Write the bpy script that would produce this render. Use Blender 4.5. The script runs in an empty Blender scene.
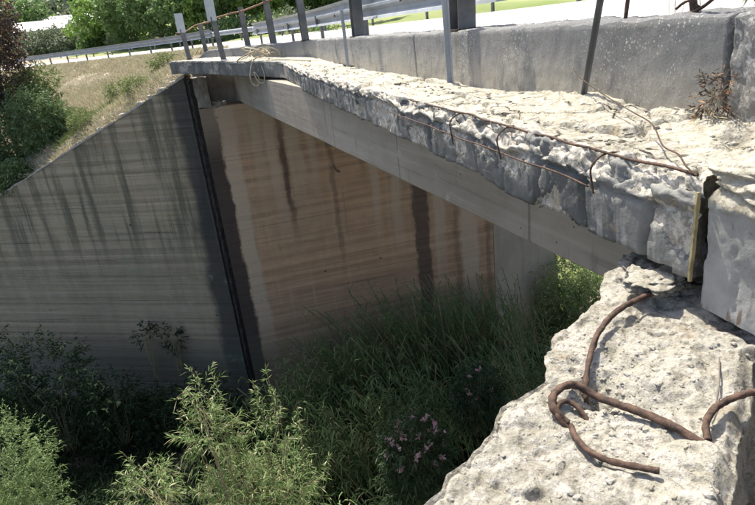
import bpy, bmesh, math, random
import numpy as np
from mathutils import Vector, Matrix, noise
random.seed(7); RG = np.random.default_rng(11)
R = math.radians
C = bpy.context.scene.collection
sc = bpy.context.scene

# ------------------------------------------------------------------ camera
cd = bpy.data.cameras.new('camera'); cam = bpy.data.objects.new('camera', cd); C.objects.link(cam)
cd.sensor_width = 36; cd.lens = 578 / 755 * 36; cd.clip_start = .02; cd.clip_end = 3000
AZ, PITCH, ROLL = R(12.82), R(21.1), R(6.3)
h = Vector((math.sin(AZ), math.cos(AZ), 0)); up = Vector((0, 0, 1))
F = math.cos(PITCH)*h - math.sin(PITCH)*up
R0 = Vector((math.cos(AZ), -math.sin(AZ), 0)); U0 = R0.cross(F)
RR = math.cos(ROLL)*R0 - math.sin(ROLL)*U0; UU = math.sin(ROLL)*R0 + math.cos(ROLL)*U0
cam.matrix_world = Matrix(((RR.x, UU.x, -F.x, 0), (RR.y, UU.y, -F.y, 0), (RR.z, UU.z, -F.z, 0), (0, 0, 0, 1)))
sc.camera = cam
# ------------------------------------------------------------------ light
SUN_AZ, SUN_EL = R(-11), R(61)
w = bpy.data.worlds.new("World"); sc.world = w; w.use_nodes = True
nt = w.node_tree; sky = nt.nodes.new('ShaderNodeTexSky'); sky.sky_type = 'NISHITA'; sky.sun_disc = False
sky.sun_elevation = SUN_EL; sky.sun_rotation = SUN_AZ; sky.air_density = .8; sky.dust_density = 3.0; sky.ozone_density = .3
nt.links.new(sky.outputs[0], nt.nodes['Background'].inputs[0]); nt.nodes['Background'].inputs[1].default_value = .135
sl = bpy.data.lights.new('sun', 'SUN'); sl.energy = 4.0; sl.angle = R(.5); sl.color = (1, .94, .81)
so = bpy.data.objects.new('sun', sl); C.objects.link(so)
S = Vector((math.sin(SUN_AZ)*math.cos(SUN_EL), math.cos(SUN_AZ)*math.cos(SUN_EL), math.sin(SUN_EL)))
so.rotation_euler = S.to_track_quat('Z', 'Y').to_euler()
sc.view_settings.view_transform = 'Standard'; sc.view_settings.look = 'None'
sc.view_settings.exposure = 1.17; sc.view_settings.gamma = 1
sc.render.engine = 'CYCLES'; sc.cycles.max_bounces = 6

# ------------------------------------------------------------------ helpers
def link(o, parent=None):
    C.objects.link(o)
    if parent: o.parent = parent
    return o
def tag(o, label=None, cat=None, group=None, kind=None):
    for k, v in (('label', label), ('category', cat), ('group', group), ('kind', kind)):
        if v: o[k] = v
    return o
def thing(name, label, cat, group=None, loc=(0, 0, 0)):
    o = bpy.data.objects.new(name, None); o.location = loc; o.empty_display_size = .1
    C.objects.link(o); return tag(o, label, cat, group)
def mk(name, V, Fs, mats, parent=None, smooth=False, midx=None):
    """mesh object from arrays; coordinates are world coordinates even under a parent"""
    me = bpy.data.meshes.new(name)
    V = np.asarray(V, float)
    if parent is not None: V = V - np.array(parent.location)
    if isinstance(Fs, np.ndarray):
        k = Fs.shape[1]; n = len(Fs)
        me.vertices.add(len(V)); me.vertices.foreach_set('co', V.astype(np.float32).ravel())
        me.loops.add(n*k); me.loops.foreach_set('vertex_index', Fs.astype(np.int32).ravel())
        me.polygons.add(n); me.polygons.foreach_set('loop_start', np.arange(0, n*k, k, dtype=np.int32))
        me.update(calc_edges=True)
    else:
        me.from_pydata([tuple(v) for v in V], [], Fs)
    if not isinstance(mats, (list, tuple)): mats = [mats]
    for m in mats: me.materials.append(m)
    if midx is not None: me.polygons.foreach_set('material_index', np.asarray(midx, np.int32))
    if smooth: me.polygons.foreach_set('use_smooth', np.ones(len(me.polygons), bool))
    me.update(); me.validate()
    return link(bpy.data.objects.new(name, me), parent)
def gridfaces(nu, nv, close=False):
    i, j = np.meshgrid(np.arange(nu-1), np.arange(nv if close else nv-1), indexing='ij')
    j2 = (j+1) % nv
    return np.stack([i*nv+j, (i+1)*nv+j, (i+1)*nv+j2, i*nv+j2], -1).reshape(-1, 4)
class Geo:
    def __init__(s): s.v = []; s.f = []
    def add(s, V, Fc):
        b = len(s.v); s.v += [tuple(x) for x in V]; s.f += [tuple(b+i for i in q) for q in Fc]
    def box(s, c, d, rz=0, M=None):
        c = Vector(c); V = []
        for z in (-1, 1):
            for x, y in ((-1, -1), (1, -1), (1, 1), (-1, 1)):
                v = Vector((x*d[0]/2, y*d[1]/2, z*d[2]/2))
                v = (M @ v) if M else Matrix.Rotation(rz, 3, 'Z') @ v
                V.append(c+v)
        s.add(V, [(3, 2, 1, 0), (4, 5, 6, 7), (0, 1, 5, 4), (1, 2, 6, 5), (2, 3, 7, 6), (3, 0, 4, 7)])
    def tube(s, pts, r, n=8, jit=0, sub=1):
        P = [Vector(p) for p in pts]
        if sub > 1: P = crom(P, sub)
        m = len(P); rs = [r]*m if not hasattr(r, '__len__') else [r[min(len(r)-1, int(i/(m-1)*(len(r)-1)+.5))] for i in range(m)]
        V = []; prev = None
        for i, p in enumerate(P):
            t = (P[min(i+1, m-1)]-P[max(i-1, 0)]).normalized()
            a = prev if prev is not None else (Vector((0, 0, 1)) if abs(t.z) < .9 else Vector((1, 0, 0)))
            a = (a - t*a.dot(t)).normalized(); prev = a; b = t.cross(a)
            for k in range(n):
                th = 2*math.pi*k/n
                rr = rs[i]*(1+(noise.noise(Vector((p.x*60+k*.9, p.y*60, p.z*60)))*jit if jit else 0))
                V.append(p + (a*math.cos(th)+b*math.sin(th))*rr)
        f = [(i*n+k, i*n+(k+1) % n, (i+1)*n+(k+1) % n, (i+1)*n+k) for i in range(m-1) for k in range(n)]
        f += [tuple(range(n-1, -1, -1)), tuple((m-1)*n+k for k in range(n))]
        s.add(V, f)
    def build(s, name, mat, parent=None, smooth=False): return mk(name, s.v, s.f, mat, parent, smooth)
def crom(P, sub):
    out = []
    for i in range(len(P)-1):
        p0, p1, p2, p3 = P[max(i-1, 0)], P[i], P[i+1], P[min(i+2, len(P)-1)]
        for k in range(sub):
            t = k/sub
            out.append(.5*((2*p1)+(p2-p0)*t+(2*p0-5*p1+4*p2-p3)*t*t+(3*p1-p0-3*p2+p3)*t**3))
    out.append(P[-1]); return out
def fbm(x, y, z=0, o=4, s=1.0):
    return noise.fractal(Vector((x*s, y*s, z*s)), 1.0, 2.0, o)
def sm(a, b, x):
    t = min(1, max(0, (x-a)/(b-a))); return t*t*(3-2*t)
def npsm(a, b, x):
    t = np.clip((x-a)/(b-a), 0, 1); return t*t*(3-2*t)

# ------------------------------------------------------------------ materials
class NM:
    def __init__(s, name, rough=.85, spec=.3):
        s.m = bpy.data.materials.new(name); s.m.use_nodes = True; s.t = s.m.node_tree
        s.b = s.t.nodes['Principled BSDF']; s.b.inputs['Roughness'].default_value = rough
        s.b.inputs['Specular IOR Level'].default_value = spec
        s.tc = s.t.nodes.new('ShaderNodeTexCoord').outputs['Object']
    def n(s, ty, **kw):
        x = s.t.nodes.new(ty)
        for k, v in kw.items(): setattr(x, k, v)
        return x
    def l(s, a, b): s.t.links.new(a, b)
    def mapp(s, sc_=(1, 1, 1), rot=(0, 0, 0), loc=(0, 0, 0), src=None):
        m = s.n('ShaderNodeMapping'); m.inputs['Scale'].default_value = sc_; m.inputs['Rotation'].default_value = rot
        m.inputs['Location'].default_value = loc; s.l(src or s.tc, m.inputs[0]); return m.outputs[0]
    def noise(s, scale, detail=5, rough=.6, vec=None, dist=0):
        x = s.n('ShaderNodeTexNoise'); x.inputs['Scale'].default_value = scale; x.inputs['Detail'].default_value = detail
        x.inputs['Roughness'].default_value = rough; x.inputs['Distortion'].default_value = dist
        s.l(vec or s.tc, x.inputs['Vector']); return x.outputs['Fac']
    def voro(s, scale, feature='F1', vec=None, out='Distance'):
        x = s.n('ShaderNodeTexVoronoi', feature=feature); x.inputs['Scale'].default_value = scale
        s.l(vec or s.tc, x.inputs['Vector']); return x.outputs[out]
    def ramp(s, fac, a, b, c0=0, c1=1):
        x = s.n('ShaderNodeMapRange'); x.interpolation_type = 'SMOOTHSTEP'
        for i, v in enumerate((a, b, c0, c1)): x.inputs[i+1].default_value = v
        s.l(fac, x.inputs[0]); return x.outputs[0]
    def math(s, op, a, b=None):
        x = s.n('ShaderNodeMath', operation=op)
        for i, v in enumerate((a, b)):
            if v is None: continue
            if isinstance(v, (int, float)): x.inputs[i].default_value = v
            else: s.l(v, x.inputs[i])
        return x.outputs[0]
    def mix(s, fac, a, b, bt='MIX'):
        x = s.n('ShaderNodeMix', data_type='RGBA', blend_type=bt)
        if isinstance(fac, (int, float)): x.inputs[0].default_value = fac
        else: s.l(fac, x.inputs[0])
        for i, v in ((6, a), (7, b)):
            if isinstance(v, tuple): x.inputs[i].default_value = (*v, 1)
            else: s.l(v, x.inputs[i])
        return x.outputs[2]
    def xyz(s):
        x = s.n('ShaderNodeSeparateXYZ'); s.l(s.tc, x.inputs[0]); return x.outputs
    def bump(s, hgt, strength=.5, dist=.01, prev=None):
        x = s.n('ShaderNodeBump'); x.inputs['Strength'].default_value = strength; x.inputs['Distance'].default_value = dist
        s.l(hgt, x.inputs['Height'])
        if prev: s.l(prev, x.inputs['Normal'])
        return x.outputs[0]
    def done(s, col, bump=None):
        s.l(col, s.b.inputs['Base Color'])
        if bump: s.l(bump, s.b.inputs['Normal'])
        return s.m

def m_broken(nm='broken_concrete', gain=1.0):    # fresh broken / weathered concrete seen close
    k = NM(nm, .92, .2)
    big = k.noise(2.2, 4); mid = k.noise(14, 6, .65); fine = k.noise(90, 4, .7)
    c = k.mix(k.ramp(big, .35, .65), (.44, .415, .345), (.32, .30, .245))
    c = k.mix(k.ramp(mid, .42, .62, 0, .8), c, (.54, .515, .46))
    ag = k.voro(55, out='Color'); sep = k.n('ShaderNodeSeparateColor'); k.l(ag, sep.inputs[0])
    c = k.mix(k.ramp(sep.outputs[0], .8, .95, 0, .45), c, (.25, .22, .185))
    c = k.mix(k.ramp(sep.outputs[1], .8, .95, 0, .5), c, (.5, .48, .45))
    gr_ = k.noise(48, 6, .8)
    c = k.mix(k.ramp(gr_, .36, .47, .75, 0), c, (.13, .12, .10))
    c = k.mix(k.ramp(gr_, .56, .66, 0, .6), c, (.56, .54, .50))
    c = k.mix(k.ramp(k.noise(5, 6, .7, dist=.4), .58, .72, 0, .6), c, (.27, .21, .13))   # ochre dirt
    c = k.mix(k.ramp(k.noise(23, 6, .75), .62, .72, 0, .8), c, (.13, .115, .095))          # pits with dirt
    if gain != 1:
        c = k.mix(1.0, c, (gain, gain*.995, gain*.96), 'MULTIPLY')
        dn = k.n('ShaderNodeTexNoise'); dn.inputs['Scale'].default_value = 4; dn.inputs['Detail'].default_value = 5; k.l(k.tc, dn.inputs['Vector'])
        va = k.n('ShaderNodeVectorMath', operation='MULTIPLY_ADD'); k.l(dn.outputs['Color'], va.inputs[0]); va.inputs[1].default_value = (.28, .28, .0); k.l(k.tc, va.inputs[2])
        crk = k.voro(1, 'DISTANCE_TO_EDGE', k.mapp((5.5, 2.3, .01), src=va.outputs[0])); crk2 = k.voro(1, 'DISTANCE_TO_EDGE', k.mapp((13, 7, .01), loc=(3, 1, 0), src=va.outputs[0]))
        g1 = k.ramp(k.noise(2.3, 4, .7), .52, .6); g2 = k.ramp(k.noise(3.2, 4, .7, vec=k.mapp(loc=(9, 2, 4))), .57, .64)
        cm_ = k.math('MAXIMUM', k.math('MULTIPLY', k.ramp(crk, .016, .034, 1, 0), g1), k.math('MULTIPLY', k.ramp(crk2, .02, .05, .8, 0), g2))
        c = k.mix(cm_, c, (.06, .052, .042))
    b = k.bump(fine, 1, .009)
    if gain != 1: b = k.bump(k.math('SUBTRACT', 1.0, cm_), .9, .03, b)
    b = k.bump(gr_, 1, .012, b); b = k.bump(k.voro(60), .6, .007, b); b = k.bump(mid, .7, .02, b)
    return k.done(c, b)
def m_fascia():                       # face blackened by biofilm, pale spalls
    k = NM('stained_concrete_face', .88, .25)
    big = k.noise(1.6, 5); mid = k.noise(9, 6, .7)
    c = k.mix(k.ramp(big, .38, .62), (.105, .11, .105), (.20, .20, .188))
    drip = k.noise(1, 5, .65, k.mapp((14, 14, 1.6)))
    c = k.mix(k.ramp(drip, .55, .72, 0, .75), c, (.34, .335, .31))
    c = k.mix(k.ramp(drip, .28, .42, .75, 0), c, (.06, .065, .068))
    at_ = k.n('ShaderNodeAttribute'); at_.attribute_name = 'wear'
    wr = k.math('ADD', at_.outputs['Fac'], k.math('MULTIPLY', k.math('SUBTRACT', k.noise(22, 6, .75), .5), 1.1))
    bc = k.mix(k.ramp(k.noise(30, 6, .8), .38, .6), (.20, .185, .155), (.50, .475, .42)); bc = k.mix(k.ramp(k.noise(7, 4), .55, .7, 0, .6), bc, (.34, .27, .18))
    c = k.mix(k.ramp(wr, .42, .54), c, bc)
    c = k.mix(k.ramp(mid, .62, .70, 0, .8), c, (.46, .44, .4))
    c = k.mix(k.ramp(k.noise(6, 4, .6, k.mapp((1, 1, 1), loc=(5, 3, 1))), .62, .74, 0, .6), c, (.30, .22, .14))
    b = k.bump(k.noise(70, 5, .7), .6, .005); b = k.bump(mid, .6, .015, b)
    return k.done(c, b)
def m_kerb():
    k = NM('pitted_kerb_concrete', .9, .25)
    x, y, z = k.xyz()
    c = k.mix(k.ramp(k.noise(1.1, 4), .38, .62), (.25, .25, .24), (.33, .32, .29))
    c = k.mix(k.ramp(z, -.5, -.25, .75, 0), c, (.40, .365, .30))                          # dusty splash zone
    c = k.mix(k.ramp(k.noise(2.0, 6, .7, k.mapp((1, 1, .5))), .5, .66, 0, .75), c, (.125, .135, .145))
    sp = k.voro(48, out='Distance'); patch = k.ramp(k.noise(1.4, 4, .6, k.mapp(loc=(3, 8, 0))), .42, .6)
    c = k.mix(k.ramp(k.math('ADD', z, k.math('MULTIPLY', k.noise(3, 4, .6), .25)), -.22, -.02, 0, .5), c, (.14, .15, .165))
    c = k.mix(k.math('MULTIPLY', k.ramp(k.math('ADD', sp, k.math('MULTIPLY', k.noise(55, 4, .8), .7)), .52, .66, 1, 0), patch), c, (.62, .60, .56))
    c = k.mix(k.math('MULTIPLY', k.ramp(y, 2.1, 1.9), k.ramp(k.noise(30, 5, .75), .5, .6)), c, (.6, .59, .56))
    c = k.mix(k.ramp(k.noise(45, 5, .75), .60, .68, 0, .7), c, (.11, .11, .11))
    b = k.bump(k.noise(75, 6, .8), 1, .007); b = k.bump(k.noise(22, 6, .75), .9, .016, b)
    return k.done(c, b)
def m_plain(name, a, b_, scale=1.5, bumpd=.004, rough=.85, streak=None, fine=40):
    k = NM(name, rough, .25)
    c = k.mix(k.ramp(k.noise(scale, 6, .65), .35, .65), a, b_)
    if streak: c = k.mix(k.ramp(k.noise(1, 5, .6, k.mapp((streak[0], streak[0], streak[1]))), .5, .72, 0, .7), c, streak[2])
    return k.done(c, k.bump(k.noise(fine, 5, .7), .6, bumpd))
def planks(k, z, width, c, amt):
    f_ = k.math('FLOOR', k.math('MULTIPLY', z, 1/width)); wn = k.n('ShaderNodeTexWhiteNoise', noise_dimensions='1D'); k.l(f_, wn.inputs['W'])
    v = k.ramp(wn.outputs['Value'], 0, 1, 1-amt, 1+amt); cb = k.n('ShaderNodeCombineColor')
    for i in range(3): k.l(v, cb.inputs[i])
    return k.mix(1.0, c, cb.outputs[0], 'MULTIPLY')
def holes(k, c, sc_=(1.1, 1.1, 1.3), col=(.05, .045, .04)):
    v = k.voro(1, vec=k.mapp(sc_)); return k.mix(k.ramp(v, .035, .06, .85, 0), c, col)
def band(k, coord, c0, wd, soft, zc=None, z0=None, z1=None, wob=None):
    """1 inside |coord-c0|<wd, faded; wob: noise output shifting the centre"""
    d = k.math('SUBTRACT', coord, c0)
    if wob is not None: d = k.math('ADD', d, wob)
    m = k.ramp(k.math('ABSOLUTE', d), wd, wd+soft, 1, 0)
    if zc is not None: m = k.math('MULTIPLY', m, k.ramp(zc, z0, z1))
    return m
def m_abut():                         # board-marked abutment, iron-brown run-off
    k = NM('brown_stained_board_marked_concrete', .9, .15)
    x, y, z = k.xyz()
    boards = k.noise(1, 4, .65, k.mapp((.25, .25, 9.5), rot=(0, R(1.3), 0)))
    c = k.mix(k.ramp(k.noise(.35, 5), .35, .65), (.44, .285, .175), (.37, .255, .165))
    c = k.mix(k.ramp(k.noise(2.2, 6, .7), .4, .7, 0, .4), c, (.55, .38, .24))
    zt_ = k.math('SUBTRACT', z, k.math('MULTIPLY', x, .018))
    c = planks(k, zt_, .14, c, .13)
    c = k.mix(k.ramp(boards, .45, .68, 0, .5), c, (.58, .40, .255))
    c = k.mix(k.ramp(boards, .3, .42, .55, 0), c, (.21, .145, .10))
    wv = k.math('MULTIPLY', k.math('SUBTRACT', k.noise(1, 5, .7, k.mapp((.9, .9, 1.1))), .5), .35)
    edge = k.math('MULTIPLY', k.math('SUBTRACT', k.noise(7, 5, .7, k.mapp((1, 1, .25))), .5), .22)
    wv = k.math('ADD', wv, edge)
    st = k.noise(1, 6, .7, k.mapp((5.5, 5.5, .14)))
    c = k.mix(k.ramp(st, .54, .66, 0, .4), c, (.54, .41, .29))
    c = k.mix(k.ramp(st, .34, .44, .4, 0), c, (.25, .165, .11))
    pale = (.53, .44, .33)
    for x0, wd, za in ((-.05, .22, -12), (.75, .10, -5.5), (1.15, .10, -7), (1.85, .16, -6.3), (2.35, .05, -6), (4.25, .06, -8), (4.95, .10, -8.5), (6.4, .16, -10), (7.5, .3, -14)):
        c = k.mix(k.math('MULTIPLY', band(k, x, x0, wd*.8, .16, z, za, za+4, wv), .65), c, pale)
    for x0, wd, za, a in ((-.62, .26, -20, .92), (5.75, .20, -20, .75), (1.48, .03, -6.5, .75), (2.9, .02, -8, .4), (7.0, .03, -20, .35), (3.9, .02, -5, .5), (8.2, .03, -20, .4)):
        c = k.mix(k.math('MULTIPLY', band(k, x, x0, wd, .12, z, za, za+2, wv), a), c, (.05, .043, .042))
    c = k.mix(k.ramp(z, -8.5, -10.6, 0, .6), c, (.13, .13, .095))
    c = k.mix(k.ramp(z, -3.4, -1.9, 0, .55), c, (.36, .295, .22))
    c = holes(k, c)
    b = k.bump(boards, .8, .03); b = k.bump(k.noise(25, 5, .7), .4, .01, b)
    return k.done(c, b)
def m_wing():
    k = NM('grey_board_marked_concrete', .9, .15)
    x, y, z = k.xyz()
    boards = k.noise(1, 5, .7, k.mapp((.22, .22, 11)))
    wv = k.math('MULTIPLY', k.math('SUBTRACT', k.noise(1, 4, .6, k.mapp((.7, .7, .5))), .5), .9)
    c = k.mix(k.ramp(k.noise(.4, 5, .6), .35, .65), (.295, .25, .170), (.35, .29, .195)); c = planks(k, z, .118, c, .17)
    c = k.mix(k.ramp(k.noise(3.5, 6, .75), .45, .65, 0, .5), c, (.37, .33, .25))
    c = k.mix(k.ramp(boards, .48, .7, 0, .4), c, (.40, .365, .27))
    c = k.mix(k.ramp(boards, .32, .42, .75, 0), c, (.13, .12, .088))
    st = k.noise(1, 6, .7, k.mapp((2.4, 2.4, .16)))
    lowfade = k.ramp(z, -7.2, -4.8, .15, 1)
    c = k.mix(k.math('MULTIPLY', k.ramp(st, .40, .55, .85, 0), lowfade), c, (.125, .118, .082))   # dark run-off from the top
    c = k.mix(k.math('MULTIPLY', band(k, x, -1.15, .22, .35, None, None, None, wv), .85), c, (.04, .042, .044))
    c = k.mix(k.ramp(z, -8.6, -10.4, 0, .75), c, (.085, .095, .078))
    c = k.mix(k.math('MULTIPLY', k.ramp(k.noise(.7, 5, .7), .58, .7, 0, .5), k.ramp(z, -5, -7)), c, (.22, .28, .19))
    c = holes(k, c)
    b = k.bump(boards, .9, .03); b = k.bump(k.noise(25, 5, .7), .4, .01, b)
    return k.done(c, b)
def m_girder():
    k = NM('girder_concrete', .85, .25); x, y, z = k.xyz()
    c = k.mix(k.ramp(k.noise(.8, 6, .65), .35, .65), (.25, .222, .178), (.32, .288, .238))
    gl = k.noise(1, 5, .65, k.mapp((1, .5, 14)))
    c = k.mix(k.ramp(gl, .5, .66, 0, .5), c, (.37, .34, .285)); c = k.mix(k.ramp(gl, .32, .42, .5, 0), c, (.17, .15, .12))
    c = k.mix(k.ramp(k.noise(1, 5, .7, k.mapp((5, 5, .8))), .58, .72, 0, .6), c, (.16, .14, .115))
    yy_ = k.math('ABSOLUTE', k.math('SUBTRACT', k.math('FRACT', k.math('MULTIPLY', y, .41)), .5))
    c = k.mix(k.ramp(yy_, .004, .009, .6, 0), c, (.12, .105, .085))
    c = k.mix(k.ramp(k.noise(11, 5, .7), .66, .74, 0, .6), c, (.12, .10, .08))
    c = holes(k, c, (6, 6, 6)); c = k.mix(k.ramp(k.noise(2.4, 5, .7), .62, .7, 0, .6), c, (.42, .39, .33))
    return k.done(c, k.bump(k.noise(40, 5, .7), .6, .005, k.bump(gl, .5, .01)))
def m_rust(name='rusty_steel', a=(.04, .026, .020), b_=(.115, .07, .05)):
    k = NM(name, .8, .3)
    c = k.mix(k.ramp(k.noise(40, 6, .7), .35, .65), a, b_)
    c = k.mix(k.ramp(k.noise(150, 4, .7), .6, .7, 0, .6), c, (.17, .12, .09))
    return k.done(c, k.bump(k.noise(260, 4, .7), .9, .002))
def m_leaf(name, a, b_, trans=.35, rough=.55, c3=None, amt=.1):
    k = NM(name, rough, .3)
    g = k.n('ShaderNodeNewGeometry').outputs['Random Per Island']
    c = k.mix(g, a, b_)
    c = k.mix(k.ramp(k.noise(1.3, 3), .4, .65, 0, .5), c, tuple(v*.6 for v in a))
    if c3: c = k.mix(k.ramp(k.math('FRACT', k.math('MULTIPLY', g, 17.3)), 1-amt, 1-amt+.01), c, c3)
    k.l(c, k.b.inputs['Base Color'])
    tr = k.n('ShaderNodeBsdfTranslucent'); k.l(c, tr.inputs[0])
    mx = k.n('ShaderNodeMixShader'); mx.inputs[0].default_value = trans
    k.l(k.b.outputs[0], mx.inputs[1]); k.l(tr.outputs[0], mx.inputs[2])
    k.l(mx.outputs[0], k.t.nodes['Material Output'].inputs[0]); return k.m

M = dict(
    broken=m_broken(), ledge=m_broken('glare_lightened_broken_concrete', 1.2), fascia=m_fascia(), kerb=m_kerb(), abut=m_abut(), wing=m_wing(), rust=m_rust(),  # ledge is a brighter copy of broken, with sun glare put into its colour
    girder=m_girder(), wingr=m_plain('tan_grey_wall', (.36, .31, .235), (.30, .265, .205), .8, .01, .9, (3, .3, (.22, .2, .16))),
    pier=m_plain('seat_concrete', (.15, .14, .125), (.23, .215, .19), 2.5, .01, .9, (7, 1, (.36, .34, .31))),
    road=m_plain('glare_white_road', (.40, .39, .37), (.47, .46, .435), .6, .004, .95),  # base colour lifted so the sunlit road burns out to white
    joint=m_plain('yellow_joint_board', (.36, .31, .17), (.20, .165, .09), 22, .003, .8),
    galv=m_plain('weathered_galvanised_steel', (.10, .105, .105), (.17, .17, .165), 3, .001, .5),
    rail=m_plain('galvanised_rail', (.28, .31, .33), (.38, .40, .42), 2, .001, .45),
    plate=m_plain('pale_grey_plate', (.42, .45, .45), (.50, .52, .51), 4, .001, .5),
    cable=m_rust('rusty_cable', (.16, .09, .05), (.27, .17, .11)),
    wire=m_plain('grey_wire', (.10, .09, .085), (.16, .14, .12), 30, .001, .5),
    hose=m_plain('pale_rope', (.45, .40, .29), (.36, .31, .22), 20, .002, .8),
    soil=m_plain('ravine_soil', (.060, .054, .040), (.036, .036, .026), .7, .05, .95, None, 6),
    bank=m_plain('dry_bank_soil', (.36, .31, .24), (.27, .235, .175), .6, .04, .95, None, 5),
    field=m_plain('field_grass', (.16, .21, .065), (.22, .24, .10), .12, .05, .95, None, 3),
    bark=m_plain('bark', (.10, .075, .055), (.17, .135, .10), 6, .01, .9),
    stem=m_plain('green_stem', (.20, .20, .10), (.27, .24, .14), 6, .002, .8),
    willow=m_leaf('pale_narrow_leaves', (.16, .26, .085), (.33, .42, .18), .4, .5, (.55, .52, .34), .15),
    tamar=m_leaf('fine_grey_green_leaves', (.13, .21, .075), (.24, .32, .13), .35),
    reed=m_leaf('reed_blades', (.12, .20, .07), (.23, .30, .12), .35, .6, (.30, .25, .13), .07),
    drycane=m_leaf('dry_cane', (.27, .22, .13), (.38, .31, .19), .1),
    oleander=m_leaf('dark_leaves', (.030, .060, .024), (.06, .10, .04), .2),
    pink=m_leaf('pink_petals', (.68, .38, .44), (.78, .55, .58), .4),
    shade=m_leaf('shade_darkened_leaves', (.016, .034, .014), (.036, .062, .025), .2, .9),  # leaf colour darkened to deepen the shade on the ravine plants
    shrub=m_leaf('bank_shrub_leaves', (.11, .18, .07), (.20, .28, .12), .35),
    tree=m_leaf('bright_tree_leaves', (.17, .29, .06), (.30, .43, .12), .4),
    tree2=m_leaf('mid_tree_leaves', (.12, .20, .065), (.20, .30, .11), .4),
    grey=m_leaf('grey_green_leaves', (.15, .19, .11), (.24, .27, .17), .25),
    plum=m_leaf('purple_brown_leaves', (.055, .045, .042), (.11, .08, .06), .25, .6, (.38, .20, .09), .13),
    dryg=m_leaf('dry_grass_blades', (.52, .455, .33), (.37, .335, .22), .3, .7, (.24, .28, .13), .2),
    greeng=m_leaf('green_grass_blades', (.13, .18, .06), (.22, .26, .10), .3, .7),
    roof=m_plain('pale_sheet_roof', (.50, .51, .52), (.42, .43, .44), .3, .01, .5),
    wallp=m_plain('shed_wall', (.30, .28, .24), (.36, .33, .28), .5, .01, .9),
    tar=m_plain('dark_joint_filler', (.03, .028, .028), (.06, .056, .052), 6, .02, .9),
    pebble=m_broken())

# ------------------------------------------------------------------ plan of the place (eye = origin, +Y along the bridge)
EX, EY = -.86, 18.0                                  # corner where far wing wall meets abutment
def yw(x):                                           # far wall line
    return np.where(x < EX, EY+.506*(EX-x), np.where(x > 8.4, EY+.506*(x-8.4), EY))
def yn(x):                                           # near wall line
    return np.where(x < 1.4, 1.62-.66*(1.4-x), np.where(x > 11, 1.75-.66*(x-11), 1.75))
TH = R(33); CRX, CRY, CR = -48., 12., 50.
def D(x, y):                                         # distance left of the road's inner edge
    x = np.asarray(x, float); y = np.asarray(y, float)
    a = np.arctan2(y-CRY, x-CRX)
    d = np.where(y < CRY, 2-x, CR-np.hypot(x-CRX, y-CRY))
    ex, ey = CRX+CR*math.cos(TH), CRY+CR*math.sin(TH)
    nx, ny = -math.cos(TH), -math.sin(TH)
    return np.where(a > TH, (x-ex)*nx+(y-ey)*ny, d)
def roadz(d): return -.135 + .03*np.clip(-d, -1, 8.4)
def wtop(x):                                         # top of the far wing wall
    return -.76 - .415*(EX-x)*1.12
def ntop(x):                                         # top of the near wing wall
    return -.97 - .42*np.maximum(0, .2-x)*1.2
FLOOR = -12.0
def nz(x, y, s, seed=0):
    x = np.asarray(x, float); y = np.asarray(y, float)
    return np.array([noise.noise(Vector((a*s+seed, b*s, seed*.7))) for a, b in zip(x.ravel(), y.ravel())]).reshape(x.shape)
def zfloor(x, y):
    k = np.clip((y-yn(x))/(yw(x)-yn(x)), 0, 1)
    return FLOOR + 1.0*(1-k) - 2.4*np.clip((x-7)/7, 0, 1) + 2.2*npsm(.35, 0, k)
def zfar(x, y):
    d = D(x, y)
    left = -.2-.52*np.maximum(0, d-2.0)
    left = np.maximum(left, -9)
    dist = np.hypot(x, y)
    rgt = .12+.035*np.clip(-d-8.4, 0, 1e9)+.0034*np.clip(dist-55, 0, 300)**1.62
    val = np.maximum(.1-8*np.clip(-d-8.6, 0, 1e9), -14)  # land shaped as a steep drop so sun reaches the bush beyond the bridge
    kk = npsm(26, 48, y-.25*x*0)
    rgt = val*(1-kk)+rgt*kk
    z = np.where(d > 0, left, np.where(d > -8.4, roadz(d)-.05, rgt))
    t = y-yw(x)
    wall = np.where(x < EX, np.maximum(wtop(x), -11.5)-.04, np.where(x > 8.4, np.where(x < 10.8, -2.0, -1-9*(x-10.7)), -1.0))
    wall = np.maximum(wall, -13.5)
    z = z + (wall-z)*npsm(1.3, .4, t)*np.where((x < EX) | (x > 10.8), 1, 0)
    z = np.where((x >= EX) & (x <= 12) & (t < .85), -1.78, z)
    return z
def znear(x, y):
    s = yn(x)-y
    z = np.where(x < 1.4, ntop(x)-.75-.1*s*0, -1.0)
    z = np.where(x > 1.25, -1.45, z)
    z = np.where((x > 2.0) & (x < 10.9), -.2, z)
    z = np.where(x > 11, -1-.42*(x-11), z)
    return np.maximum(z, -11)

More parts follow.
